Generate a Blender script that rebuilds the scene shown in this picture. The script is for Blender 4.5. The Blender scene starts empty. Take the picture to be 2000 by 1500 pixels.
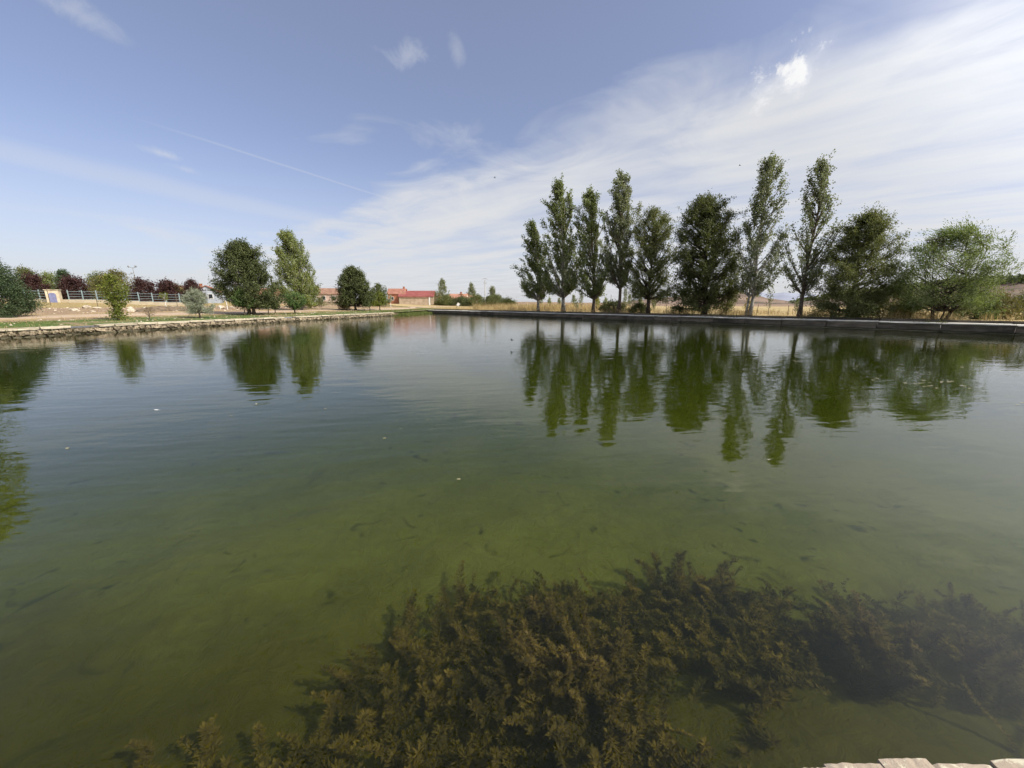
import bpy, bmesh, math, random
import numpy as np
from mathutils import Vector, Matrix

rnd = random.Random(7)
scene = bpy.context.scene
COL = scene.collection
R = math.radians

# ------------------------------------------------------------------ camera
cam_d = bpy.data.cameras.new('camera')
cam_d.sensor_width = 36.0
cam_d.lens = 13.0
cam_d.clip_start = 0.05
cam_d.clip_end = 20000
cam = bpy.data.objects.new('camera', cam_d)
COL.objects.link(cam)
cam.location = (0, 0, 2.05)
cam.rotation_euler = (R(90 - 12.35), 0, 0)
scene.camera = cam

# ------------------------------------------------------------------ render / exposure
scene.view_settings.view_transform = 'Standard'
scene.view_settings.look = 'None'
scene.view_settings.exposure = 0.45
scene.view_settings.gamma = 1.0
scene.view_settings.use_curve_mapping = False
scene.render.engine = 'CYCLES'
scene.cycles.use_denoising = True
scene.cycles.max_bounces = 5
scene.cycles.diffuse_bounces = 2
scene.cycles.glossy_bounces = 2
scene.cycles.transmission_bounces = 3
scene.cycles.use_adaptive_sampling = True
scene.cycles.adaptive_threshold = 0.025
scene.cycles.adaptive_min_samples = 12
scene.cycles.transparent_max_bounces = 16
scene.cycles.volume_bounces = 0
scene.cycles.caustics_reflective = False
scene.cycles.caustics_refractive = False

# ------------------------------------------------------------------ node helper
class G:
    """small expression builder for a shader node tree"""
    def __init__(self, nt):
        self.nt = nt
    def node(self, kind, **kw):
        n = self.nt.nodes.new(kind)
        for k, v in kw.items():
            setattr(n, k, v)
        return n
    def put(self, sock, v):
        if isinstance(v, bpy.types.NodeSocket):
            self.nt.links.new(v, sock)
        else:
            sock.default_value = v
    def m(self, op, a, b=None, c=None, clamp=False):
        n = self.node('ShaderNodeMath', operation=op, use_clamp=clamp)
        self.put(n.inputs[0], a)
        if b is not None: self.put(n.inputs[1], b)
        if c is not None: self.put(n.inputs[2], c)
        return n.outputs[0]
    def ss(self, v, a, b, lo=0.0, hi=1.0):
        n = self.node('ShaderNodeMapRange', interpolation_type='SMOOTHSTEP')
        self.put(n.inputs[0], v); self.put(n.inputs[1], a); self.put(n.inputs[2], b)
        self.put(n.inputs[3], lo); self.put(n.inputs[4], hi)
        return n.outputs[0]
    def xyz(self, x, y, z):
        n = self.node('ShaderNodeCombineXYZ')
        self.put(n.inputs[0], x); self.put(n.inputs[1], y); self.put(n.inputs[2], z)
        return n.outputs[0]
    def sep(self, v):
        n = self.node('ShaderNodeSeparateXYZ'); self.put(n.inputs[0], v)
        return n.outputs
    def dot(self, v, w):
        n = self.node('ShaderNodeVectorMath', operation='DOT_PRODUCT')
        self.put(n.inputs[0], v); self.put(n.inputs[1], w)
        return n.outputs['Value']
    def vmul(self, v, w):
        n = self.node('ShaderNodeVectorMath', operation='MULTIPLY')
        self.put(n.inputs[0], v); self.put(n.inputs[1], w)
        return n.outputs[0]
    def noise(self, v, scale=1.0, detail=4.0, rough=0.55, dist=0.0):
        n = self.node('ShaderNodeTexNoise')
        if v is not None: self.put(n.inputs['Vector'], v)
        n.inputs['Scale'].default_value = scale
        n.inputs['Detail'].default_value = detail
        n.inputs['Roughness'].default_value = rough
        n.inputs['Distortion'].default_value = dist
        return n.outputs[0]
    def mix(self, f, a, b):
        n = self.node('ShaderNodeMix', data_type='RGBA')
        self.put(n.inputs[0], f)
        for s, v in ((n.inputs[6], a), (n.inputs[7], b)):
            if isinstance(v, (tuple, list)): v = (*v[:3], 1.0)
            self.put(s, v)
        return n.outputs[2]

# ------------------------------------------------------------------ sky and sun
SUN_AZ, SUN_EL = 115.0, 43.0            # clockwise from the view direction (+Y), elevation
world = bpy.data.worlds.new('World')
scene.world = world
world.use_nodes = True
world.cycles.sampling_method = 'MANUAL'
world.cycles.sample_map_resolution = 256
wt = world.node_tree
wt.nodes.clear()
g = G(wt)
sky = g.node('ShaderNodeTexSky', sky_type='NISHITA')
sky.sun_disc = False
sky.sun_elevation = R(SUN_EL)
sky.sun_rotation = R(SUN_AZ)
sky.air_density = 1.0
sky.dust_density = 3.0
sky.ozone_density = 3.0
sky.altitude = 800
dirv = g.node('ShaderNodeTexCoord').outputs['Generated']
dx, dy, dz = g.sep(dirv)
zc = g.m('ADD', g.m('MAXIMUM', dz, 0.0), 0.02)
px = g.m('DIVIDE', dx, zc)
py = g.m('DIVIDE', dy, zc)
q = g.m('ADD', g.m('MULTIPLY', px, 0.644), g.m('MULTIPLY', py, 0.765))
s = g.m('ADD', g.m('MULTIPLY', px, -0.765), g.m('MULTIPLY', py, 0.644))
# high cirrus sheet: streaks run along s, the sheet's edge lies near q = 2.2
big = g.noise(g.xyz(g.m('MULTIPLY', q, 0.9), g.m('MULTIPLY', s, 0.35), 3.1), 1.0, 4, 0.5, 0.3)
fine = g.noise(g.xyz(g.m('MULTIPLY', q, 2.2), g.m('MULTIPLY', s, 0.42), 8.7), 1.0, 5, 0.55, 0.35)
cross = g.noise(g.xyz(g.m('MULTIPLY', q, 1.5), g.m('MULTIPLY', s, 1.3), 1.7), 1.0, 5, 0.56, 0.8)
qn = g.m('ADD', q, g.m('MULTIPLY', g.m('SUBTRACT', big, 0.5), 1.6))
qn = g.m('ADD', qn, g.m('MULTIPLY', g.m('SUBTRACT', cross, 0.5), 1.5))
sheet = g.ss(qn, 1.05, 2.7)
tex = g.ss(g.m('ADD', g.m('MULTIPLY', fine, 0.6), g.m('MULTIPLY', cross, 0.4)), 0.25, 0.66, 0.48, 1.0)
a_sheet = g.m('MULTIPLY', sheet, tex)
veil = g.m('MULTIPLY', g.ss(qn, 0.9, 2.4), g.ss(big, 0.35, 0.7, 0.1, 0.42))
# a second sheet lies higher up on the sun's side, above a strip of clear sky
upper = g.m('MULTIPLY', g.ss(g.m('SUBTRACT', qn, g.m('MULTIPLY', s, 0.25)), 2.6, 1.9), g.ss(g.m('ADD', s, g.m('MULTIPLY', g.m('SUBTRACT', big, .5), 1.2)), 0.30, -0.60))
upper = g.m('MULTIPLY', upper, g.m('MULTIPLY', tex, 0.95))
a = g.m('MAXIMUM', g.m('MAXIMUM', g.m('MAXIMUM', a_sheet, upper), veil), g.m('ADD', 0.15, g.ss(dz, 0.34, 0.0, 0.0, 0.42)))
def over(a_, b_):
    return g.m('SUBTRACT', 1.0, g.m('MULTIPLY', g.m('SUBTRACT', 1.0, a_), g.m('SUBTRACT', 1.0, b_)))
def line_band(p0, p1, hw, soft, amt, fade0, fade1):
    """a contrail: a straight band on the cloud plane"""
    d = Vector((p1[0]-p0[0], p1[1]-p0[1])); L = d.length; d /= L
    n = Vector((-d.y, d.x))
    t = g.m('ADD', g.m('MULTIPLY', px, d.x), g.m('ADD', g.m('MULTIPLY', py, d.y), -(p0[0]*d.x+p0[1]*d.y)))
    e = g.m('ADD', g.m('MULTIPLY', px, n.x), g.m('ADD', g.m('MULTIPLY', py, n.y), -(p0[0]*n.x+p0[1]*n.y)))
    e = g.m('ADD', e, g.m('MULTIPLY', g.m('SUBTRACT', big, 0.5), soft))
    w = g.ss(g.m('ABSOLUTE', e), hw, hw*0.15)
    w = g.m('MULTIPLY', w, g.ss(t, fade0[0], fade0[1]))
    w = g.m('MULTIPLY', w, g.ss(t, fade1[0], fade1[1], 1.0, 0.0))
    return g.m('MULTIPLY', w, amt)
def unit(px_, py_):
    p = R(12.35); u = (px_-1000)/722.; v = (750-py_)/722.
    return Vector((u, math.cos(p)+v*math.sin(p), v*math.cos(p)-math.sin(p))).normalized()
def plane(px_, py_):
    d = unit(px_, py_); return (d.x/(d.z+.02), d.y/(d.z+.02))
a = over(a, line_band(plane(205, 213), plane(760, 388), 0.028, 0.06, 0.19, (0, .6), (1.5, 2.2)))
a = over(a, line_band(plane(0, 297), plane(620, 428), 0.42, 0.5, 0.24, (-6, -2), (2.5, 6)))
a = over(a, line_band(plane(0, 400), plane(180, 420), 0.30, 0.5, 0.12, (-6, -2), (1.2, 3)))
puffn = g.noise(dirv, 15.0, 6, 0.62, 0.5)
cumn = g.noise(dirv, 26.0, 7, 0.6, 0.2)
def puff(px_, py_, ra, rb, tilt, amt, k, thr, soft=1.1, pn=None):
    """a small separate cloud round one direction of the sky"""
    c = unit(px_, py_)
    right = Vector((c.y, -c.x, 0)).normalized(); up = right.cross(c)
    ct, st = math.cos(R(tilt)), math.sin(R(tilt))
    r2 = right*ct + up*st; u2 = up*ct - right*st
    aa = g.m('MULTIPLY', g.dot(dirv, tuple(r2)), 1.0/ra)
    bb = g.m('MULTIPLY', g.dot(dirv, tuple(u2)), 1.0/rb)
    rr = g.m('SQRT', g.m('ADD', g.m('MULTIPLY', aa, aa), g.m('MULTIPLY', bb, bb)))
    val = g.m('ADD', g.m('SUBTRACT', 1.0, rr), g.m('MULTIPLY', g.m('SUBTRACT', pn or puffn, 0.5), k))
    val = g.m('MULTIPLY', g.ss(val, thr, thr+soft), amt)
    return g.m('MULTIPLY', val, g.ss(g.dot(dirv, tuple(c)), 0.80, 0.9))
thin = None
for args in ((320, 301, .060, .013, -8, .55, 2.4, 0.1), (360, 330, .040, .010, -8, .35, 2.4, 0.1),
             (275, 446, .100, .020, -8, .55, 2.2, 0.1), (150, 25, .055, .022, -12, .30, 2.6, 0.1),
             (800, 107, .060, .025, 8, .32, 3.0, 0.1), (893, 100, .022, .035, 20, .22, 3.0, 0.1),
             (1000, 455, .10, .016, 8, .6, 2.0, 0.1), (430, 492, .05, .010, -5, .4, 2.2, .1)):
    v = puff(*args)
    thin = v if thin is None else g.m('MAXIMUM', thin, v)
a = over(a, thin)
cum = puff(1537, 138, .072, .048, 22, 1.0, 3.0, 0.0, .9, cumn)
a = g.m('MAXIMUM', a, g.m('MULTIPLY', cum, 0.98))
a = g.m('MULTIPLY', a, g.ss(dz, -0.05, -0.01))
ccol = g.mix(cum, (4.75, 4.85, 5.05), (6.0, 6.0, 6.0))
# thin cloud scatters sunlight forward: it is brighter towards the sun
sund = (math.sin(R(SUN_AZ))*math.cos(R(SUN_EL)), math.cos(R(SUN_AZ))*math.cos(R(SUN_EL)), math.sin(R(SUN_EL)))
glow = g.ss(g.dot(dirv, sund), 0.30, 1.0, 1.0, 2.5)
ccol = g.vmul(ccol, g.xyz(glow, glow, glow))
skyc = g.mix(a, g.vmul(sky.outputs[0], (1.10, 0.97, 1.03)), ccol)
bg = g.node('ShaderNodeBackground')
wt.links.new(skyc, bg.inputs[0])
bg.inputs[1].default_value = 0.112
wo = g.node('ShaderNodeOutputWorld')
wt.links.new(bg.outputs[0], wo.inputs[0])

sun_d = bpy.data.lights.new('sun', 'SUN')
sun_d.energy = 4.0
sun_d.angle = R(0.6)
sun_d.color = (1.0, 0.93, 0.82)
sun = bpy.data.objects.new('sun', sun_d)
COL.objects.link(sun)
to_sun = Vector((math.sin(R(SUN_AZ))*math.cos(R(SUN_EL)), math.cos(R(SUN_AZ))*math.cos(R(SUN_EL)), math.sin(R(SUN_EL))))
sun.rotation_euler = to_sun.to_track_quat('Z', 'Y').to_euler()
sun.location = to_sun * 60

# ------------------------------------------------------------------ object helpers
def tag(o, label=None, cat=None, group=None, kind=None):
    if label: o['label'] = label
    if cat: o['category'] = cat
    if group: o['group'] = group
    if kind: o['kind'] = kind
    return o
def empty(name, loc=(0, 0, 0), rz=0.0):
    o = bpy.data.objects.new(name, None)
    o.empty_display_size = 0.2
    o.location = loc; o.rotation_euler = (0, 0, rz)
    COL.objects.link(o)
    return o
def link(name, me, parent=None, loc=None, rot=None, scale=None):
    o = bpy.data.objects.new(name, me)
    COL.objects.link(o)
    if parent is not None: o.parent = parent
    if loc is not None: o.location = loc
    if rot is not None: o.rotation_euler = rot
    if scale is not None: o.scale = scale
    return o
def np_mesh(name, verts, faces, mat, smooth=False):
    """verts (n,3), faces (m,k): one array of equal-sized polygons"""
    me = bpy.data.meshes.new(name)
    verts = np.ascontiguousarray(verts, dtype=np.float32)
    faces = np.ascontiguousarray(faces, dtype=np.int32)
    m, k = faces.shape
    me.vertices.add(len(verts)); me.vertices.foreach_set('co', verts.ravel())
    me.loops.add(m*k); me.loops.foreach_set('vertex_index', faces.ravel())
    me.polygons.add(m)
    me.polygons.foreach_set('loop_start', np.arange(0, m*k, k, dtype=np.int32))
    me.polygons.foreach_set('loop_total', np.full(m, k, dtype=np.int32))
    if smooth: me.polygons.foreach_set('use_smooth', np.ones(m, dtype=bool))
    me.update(calc_edges=True)
    if mat: me.materials.append(mat)
    return me
def py_mesh(name, verts, faces, mat, smooth=False):
    me = bpy.data.meshes.new(name)
    me.from_pydata([tuple(v) for v in verts], [], faces)
    me.update()
    if smooth:
        for p in me.polygons: p.use_smooth = True
    if mat: me.materials.append(mat)
    return me
class MB:
    """collects boxes and tubes into one mesh"""
    def __init__(self): self.v = []; self.f = []
    def box(self, c, size, rot=None):
        b = len(self.v); hx, hy, hz = size[0]/2, size[1]/2, size[2]/2
        M = rot or Matrix.Identity(3)
        for x in (-hx, hx):
            for y in (-hy, hy):
                for z in (-hz, hz):
                    self.v.append(Vector(c) + M @ Vector((x, y, z)))
        for f in ((0,1,3,2),(4,6,7,5),(0,4,5,1),(2,3,7,6),(0,2,6,4),(1,5,7,3)):
            self.f.append(tuple(b+i for i in f))
        return self
    def tube(self, pts, radii, n=6, cap=True):
        pts = [Vector(p) for p in pts]; b = len(self.v)
        for i, p in enumerate(pts):
            d = (pts[min(i+1, len(pts)-1)] - pts[max(i-1, 0)]).normalized()
            u = d.orthogonal().normalized(); w = d.cross(u)
            for k in range(n):
                t = 2*math.pi*k/n
                self.v.append(p + (u*math.cos(t) + w*math.sin(t))*radii[i])
        for i in range(len(pts)-1):
            for k in range(n):
                k2 = (k+1) % n
                self.f.append((b+i*n+k, b+i*n+k2, b+(i+1)*n+k2, b+(i+1)*n+k))
        if cap:
            self.f.append(tuple(b+k for k in reversed(range(n))))
            self.f.append(tuple(b+(len(pts)-1)*n+k for k in range(n)))
        return self
    def poly(self, pts):
        b = len(self.v); self.v += [Vector(p) for p in pts]
        self.f.append(tuple(range(b, b+len(pts)))); return self
    def build(self, name, mat, parent=None, smooth=False, loc=None):
        return link(name, py_mesh(name, self.v, self.f, mat, smooth), parent, loc)

# ------------------------------------------------------------------ materials
MATS = {}
def new_mat(name):
    m = bpy.data.materials.new(name); m.use_nodes = True
    m.node_tree.nodes.clear()
    MATS[name] = m
    return m, G(m.node_tree)
def finish(m, gg, col, rough=0.9, bump=None, bdist=0.01, spec=0.3, metal=0.0):
    b = gg.node('ShaderNodeBsdfPrincipled')
    if isinstance(col, tuple): col = (*col[:3], 1.0)
    gg.put(b.inputs['Base Color'], col)
    gg.put(b.inputs['Roughness'], rough)
    b.inputs['Specular IOR Level'].default_value = spec
    b.inputs['Metallic'].default_value = metal
    if bump is not None:
        bn = gg.node('ShaderNodeBump'); bn.inputs['Distance'].default_value = bdist
        gg.put(bn.inputs['Height'], bump)
        gg.put(b.inputs['Normal'], bn.outputs[0])
    o = gg.node('ShaderNodeOutputMaterial')
    gg.nt.links.new(b.outputs[0], o.inputs[0])
    return m
def mottled(name, c1, c2, scale=4.0, rough=0.9, bdist=0.01, c3=None, scale3=0.6, lo=.35, hi=.65, spec=.3, rand=0.0, wet=None):
    m, gg = new_mat(name)
    tc = gg.node('ShaderNodeTexCoord').outputs['Object']
    oi = gg.node('ShaderNodeObjectInfo').outputs['Random']
    vec = gg.node('ShaderNodeVectorMath', operation='ADD')
    gg.put(vec.inputs[0], tc)
    gg.put(vec.inputs[1], gg.xyz(gg.m('MULTIPLY', oi, 37.0), gg.m('MULTIPLY', oi, 11.0), 0.0))
    n = gg.noise(vec.outputs[0], scale, 7, 0.62, 0.3)
    col = gg.mix(gg.ss(n, lo, hi), c1, c2)
    if c3:
        col = gg.mix(gg.ss(gg.noise(vec.outputs[0], scale3, 5, .6, .4), .5, .68), col, c3)
    if rand:
        hv = gg.node('ShaderNodeHueSaturation')
        gg.put(hv.inputs['Value'], gg.ss(oi, 0.0, 1.0, 1.0-rand, 1.0+rand))
        gg.put(hv.inputs['Color'], col); col = hv.outputs[0]
    if wet is not None:      # algae and damp along the waterline
        pz = gg.sep(gg.node('ShaderNodeNewGeometry').outputs['Position'])[2]
        wl = gg.ss(gg.m('ADD', pz, gg.m('MULTIPLY', gg.m('SUBTRACT', n, .5), .12)), wet+.03, wet-.03)
        col = gg.mix(gg.m('MULTIPLY', wl, .8), col, (.035, .036, .018))
    return finish(m, gg, col, rough, n, bdist, spec)
def leaf_mat(name, ca, cb, back=None, trans=0.35, rough=0.55, tcol=None, scale=0.8, patch=.35):
    """leaf: diffuse + light passing through, each leaf a little different, paler underside"""
    m, gg = new_mat(name)
    geo = gg.node('ShaderNodeNewGeometry')
    rpi = geo.outputs['Random Per Island']
    tc = gg.node('ShaderNodeTexCoord').outputs['Object']
    n = gg.noise(tc, scale, 3, .5)
    f = gg.m('ADD', gg.m('MULTIPLY', rpi, 1-patch), gg.ss(n, .3, .7, 0, patch))
    col = gg.mix(f, ca, cb)
    if back: col = gg.mix(geo.outputs['Backfacing'], col, gg.mix(rpi, back, ca))
    d = gg.node('ShaderNodeBsdfPrincipled')
    gg.put(d.inputs['Base Color'], col); d.inputs['Roughness'].default_value = rough
    d.inputs['Specular IOR Level'].default_value = 0.25
    t = gg.node('ShaderNodeBsdfTranslucent')
    gg.put(t.inputs[0], gg.mix(0.5, col, tcol) if tcol else col)
    mx = gg.node('ShaderNodeMixShader'); mx.inputs[0].default_value = trans
    gg.nt.links.new(d.outputs[0], mx.inputs[1]); gg.nt.links.new(t.outputs[0], mx.inputs[2])
    o = gg.node('ShaderNodeOutputMaterial'); gg.nt.links.new(mx.outputs[0], o.inputs[0])
    return m

# ------------------------------------------------------------------ the lie of the land
A0 = Vector((-30.0, 21.9)); LN = Vector((-0.967, 0.253))       # stone wall on the left: a point, outward normal
RN = Vector((0.731, 0.682)); RD = 41.3                          # concrete wall on the right: outward normal, offset
def sstep(a_, b_, t):
    q_ = np.clip((t-a_)/(b_-a_), 0, 1); return q_*q_*(3-2*q_)
def terr(x, y):
    x = np.asarray(x, float); y = np.asarray(y, float)
    dl = (x-A0.x)*LN.x + (y-A0.y)*LN.y
    dr = RN.x*x + RN.y*y - RD
    z = 0.52 + 0.0285*np.clip(dl, 0, 80) + 0.03*sstep(.3, 2, dl)
    z = z + 0.07*np.sin(x*.31+y*.17)*sstep(3, 9, dl)*sstep(0, 40, dl) + 0.22*sstep(19, 24, dl)*(1-sstep(24, 36, dl))
    z = z + 0.25*sstep(1.8, 2.05, dr)
    near = (1-sstep(.2, 1.0, y))*(1-sstep(2, 6, dl))
    z = z*(1-near) + 0.43*near
    d = np.hypot(x, y)
    z = z + 1.0*sstep(200, 700, d)
    return z
def tz(x, y): return float(terr(x, y))
POND = [(-35.5, 1.0), (55.5, 1.0), (-17.4, 79.2), (-19.5, 62.1)]
def along(p, q_, step):
    p, q_ = Vector(p), Vector(q_); n = max(1, int((q_-p).length/step))
    return [p.lerp(q_, i/n) for i in range(n)]
bound = []
for i in range(4): bound += along(POND[i], POND[(i+1) % 4], 0.8)
bxy = np.array([(p.x, p.y) for p in bound]); cxy = np.array([0.0, 28.0])
ks = [.008, .016, .024, .034, .046, .06, .08, .10, .13, .16, .20, .25, .3, .36, .43, .5, .6, .7, .85, 1.0, 1.2, 1.5, 1.9, 2.4, 3, 4, 5.5, 7.5, 11, 16, 25, 45, 80, 140]
rings = []
for k in ks:
    p = cxy + (bxy-cxy)*(1+k)
    rings.append(np.column_stack([p, terr(p[:, 0], p[:, 1])]))
nb = len(bxy); gv = np.concatenate(rings)
idx = np.arange(nb); gf = []
for r in range(len(ks)-1):
    gf.append(np.column_stack([r*nb+idx, (r+1)*nb+idx, (r+1)*nb+(idx+1) % nb, r*nb+(idx+1) % nb]))
gf = np.concatenate(gf)

m, gg = new_mat('ground')
pos = gg.node('ShaderNodeNewGeometry').outputs['Position']
gx, gy, gz = gg.sep(pos)
dl = gg.m('ADD', gg.dot(pos, (LN.x, LN.y, 0)), -(A0.x*LN.x+A0.y*LN.y))
dr = gg.m('ADD', gg.dot(pos, (RN.x, RN.y, 0)), -RD)
n1 = gg.noise(pos, .35, 6, .6, .4); n2 = gg.noise(pos, 2.2, 6, .65, .2); n3 = gg.noise(pos, .09, 4, .5)
n4 = gg.noise(pos, 9.0, 5, .7)
soil = gg.mix(n2, (.20, .135, .085), (.36, .265, .175))
straw = gg.mix(n2, (.30, .215, .10), (.52, .40, .21))
green = gg.mix(n2, (.05, .085, .022), (.12, .165, .05))
col = gg.mix(gg.ss(gg.m('ADD', n1, gg.m('MULTIPLY', n4, .25)), .5, .72), soil, straw)
# green turf near the stone wall, fading towards the track
gband = gg.m('MULTIPLY', gg.ss(dl, .2, 1.0), gg.ss(dl, 5.5, 9.5, 1.0, 0.0))
gband = gg.m('MULTIPLY', gband, gg.ss(gg.m('ADD', n1, gg.m('MULTIPLY', n2, .3)), .50, .66))
col = gg.mix(gband, col, green)
# straw-green slope below the railings
col = gg.mix(gg.m('MULTIPLY', gg.ss(dl, 27, 34), gg.ss(n1, .35, .6, .35, .95)), col, gg.mix(n2, (.24, .19, .075), (.40, .31, .13)))
# rough stony earth below it
col = gg.mix(gg.m('MULTIPLY', gg.m('MULTIPLY', gg.ss(dl, 17, 20), gg.ss(dl, 27, 31, 1.0, 0.0)), gg.ss(n1, .3, .55)), col, soil)
# dry grass and stubble behind the concrete wall, ploughed land farther off
gold = gg.mix(n2, (.35, .26, .12), (.50, .39, .20))
gold = gg.mix(gg.ss(n3, .4, .65), gold, gg.mix(n2, (.32, .24, .12), (.46, .36, .19)))
col = gg.mix(gg.m('MULTIPLY', gg.ss(dr, 2.2, 4.5), gg.ss(gy, 12, 30)), col, gold)
far = gg.m('SQRT', gg.m('ADD', gg.m('MULTIPLY', gx, gx), gg.m('MULTIPLY', gy, gy)))
plough = gg.mix(n3, (.21, .145, .10), (.30, .22, .15))
col = gg.mix(gg.ss(gg.m('ADD', far, gg.m('MULTIPLY', n3, 120)), 210, 260), col, plough)
# mown verge on top of the concrete wall
verge = gg.m('MULTIPLY', gg.ss(dr, 1.7, 1.9), gg.ss(gg.m('ADD', dr, gg.m('MULTIPLY', n2, 1.5)), 3.2, 4.4, 1.0, 0.0))
col = gg.mix(gg.m('MULTIPLY', verge, .85), col, gg.mix(n2, (.08, .085, .03), (.22, .19, .08)))
finish(m, gg, col, .95, n4, .03, .1)
link('ground', np_mesh('ground', gv, gf, m, True))['kind'] = 'structure'

# the dirt track on the left: a strip laid on the ground
m, gg = new_mat('track')
pos = gg.node('ShaderNodeNewGeometry').outputs['Position']
n1 = gg.noise(pos, .5, 6, .65, .3); n2 = gg.noise(pos, 5, 5, .7)
finish(m, gg, gg.mix(n1, (.36, .265, .19), (.52, .41, .30)), .95, n2, .02, .1)
tv, tf = [], []
for i in range(90):
    t = -12 + i*1.1
    c = A0 + Vector((0.253, 0.967))*t
    for j, dd in enumerate((9.6, 10.6, 12.0, 13.4, 14.8)):
        off = dd + 0.5*math.sin(t*.21) + rnd.uniform(-.12, .12) - 2.0*max(0, (t-30)/60)
        p = c + LN*off
        tv.append((p.x, p.y, tz(p.x, p.y) + (.05 if 0 < j < 4 else -.02)))
for i in range(89):
    for j in range(4):
        tf.append((i*5+j, i*5+j+1, i*5+j+6, i*5+j+5))
link('path', py_mesh('path', tv, tf, m, True))['kind'] = 'structure'

# ------------------------------------------------------------------ pond bed and water
m, gg = new_mat('mud')
pos = gg.node('ShaderNodeNewGeometry').outputs['Position']
n1 = gg.noise(pos, .9, 6, .65, .6); n2 = gg.noise(pos, 5.0, 6, .7, .5)
col = gg.mix(n2, (.042, .036, .008), (.105, .090, .022))
bx0, by0, bz0 = gg.sep(pos)
algae = gg.mix(n2, (.112, .112, .032), (.22, .212, .074))
col = gg.mix(gg.ss(gg.m('ADD', by0, gg.m('MULTIPLY', n1, 2.0)), 2.8, 5.2), col, algae)
col = gg.mix(gg.ss(n1, .62, .80, 0.0, .7), col, (.03, .032, .010))
col = gg.mix(gg.ss(gg.noise(pos, 2.6, 4, .6, .8), .60, .72, 0.0, .8), col, (.03, .034, .012))
finish(m, gg, col, .95, n2, .04, .1)
bx_ = np.concatenate([np.linspace(-40, -6, 24), np.linspace(-5, 7, 49), np.linspace(8, 60, 30)])
by_ = np.concatenate([np.linspace(0.6, 8, 45), np.linspace(9, 84, 45)])
X, Y = np.meshgrid(bx_, by_)
Z = -0.85 - 0.35*sstep(2.5, 9, Y) - .2*sstep(10, 30, Y) + .05*np.sin(X*2.1+.7*Y)*np.cos(Y*1.7) + .03*np.sin(X*5.3)*np.sin(Y*4.1+X)
Z = Z + .22*np.exp(-((X-2.4)/1.0)**2-((Y-1.6)/.6)**2)
bv = np.column_stack([X.ravel(), Y.ravel(), Z.ravel()])
nx, ny = len(bx_), len(by_)
ii, jj = np.meshgrid(np.arange(nx-1), np.arange(ny-1)); o_ = (jj*nx+ii).ravel()
link('pond_bed', np_mesh('pond_bed', bv, np.column_stack([o_, o_+1, o_+nx+1, o_+nx]), m, True))['kind'] = 'structure'

m, gg = new_mat('water')
pos = gg.node('ShaderNodeNewGeometry').outputs['Position']
wx, wy, wz = gg.sep(pos)
# ripples: long low crests, running roughly along X and slightly skewed, choppier towards the far bank
sk = gg.xyz(gg.m('MULTIPLY', gg.m('ADD', wx, gg.m('MULTIPLY', wy, .25)), .30), gg.m('SUBTRACT', wy, gg.m('MULTIPLY', wx, .16)), 0.0)
w1 = gg.noise(sk, 1.9, 2, .5, .3)
w2 = gg.noise(gg.vmul(sk, (1.5, 1.0, 1.0)), 5.0, 2, .5, .3)
w3 = gg.noise(gg.vmul(sk, (2.0, 1.0, 1.0)), 15.0, 2, .5, .2)
patch = gg.noise(pos, .10, 3, .5, .8)
ruff = gg.m('ADD', gg.ss(wy, 5, 45, .30, 1.0), gg.m('MULTIPLY', gg.m('SUBTRACT', patch, .5), 1.0), clamp=True)
h = gg.m('ADD', gg.m('MULTIPLY', w1, .0085), gg.m('MULTIPLY', gg.m('MULTIPLY', w2, gg.m('ADD', ruff, .25)), .0050))
h = gg.m('ADD', h, gg.m('MULTIPLY', gg.m('MULTIPLY', w3, ruff), .0006))
bn = gg.node('ShaderNodeBump'); bn.inputs['Distance'].default_value = 1.0; bn.inputs['Strength'].default_value = 1.0
gg.put(bn.inputs['Height'], h)
fr = gg.node('ShaderNodeFresnel'); fr.inputs['IOR'].default_value = 1.333
gg.put(fr.inputs['Normal'], bn.outputs[0])
gl = gg.node('ShaderNodeBsdfGlossy'); gl.inputs['Roughness'].default_value = 0.006
gl.inputs['Color'].default_value = (1, 1, 1, 1)
gg.put(gl.inputs['Normal'], bn.outputs[0])
tr = gg.node('ShaderNodeBsdfTransparent'); tr.inputs[0].default_value = (1, 1, 1, 1)
mx = gg.node('ShaderNodeMixShader')
gg.put(mx.inputs[0], fr.outputs[0])
gg.nt.links.new(tr.outputs[0], mx.inputs[1]); gg.nt.links.new(gl.outputs[0], mx.inputs[2])
vs = gg.node('ShaderNodeVolumeScatter'); vs.inputs['Color'].default_value = (.42, .49, .09, 1); vs.inputs['Density'].default_value = .058
va = gg.node('ShaderNodeVolumeAbsorption'); va.inputs['Color'].default_value = (.50, .60, .12, 1); va.inputs['Density'].default_value = .62
ad = gg.node('ShaderNodeAddShader'); gg.nt.links.new(vs.outputs[0], ad.inputs[0]); gg.nt.links.new(va.outputs[0], ad.inputs[1])
o = gg.node('ShaderNodeOutputMaterial')
gg.nt.links.new(mx.outputs[0], o.inputs[0]); gg.nt.links.new(ad.outputs[0], o.inputs[1])
m.cycles.homogeneous_volume = True
cp = Vector((0, 28))
wp = [cp + (Vector(p)-cp)*1.006 for p in POND]
wv = [(p.x, p.y, 0) for p in wp] + [(p.x, p.y, -3) for p in wp]
link('water', py_mesh('water', wv, [(0, 1, 2, 3), (7, 6, 5, 4), (0, 4, 5, 1), (1, 5, 6, 2), (2, 6, 7, 3), (3, 7, 4, 0)], m))['kind'] = 'structure'

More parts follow.
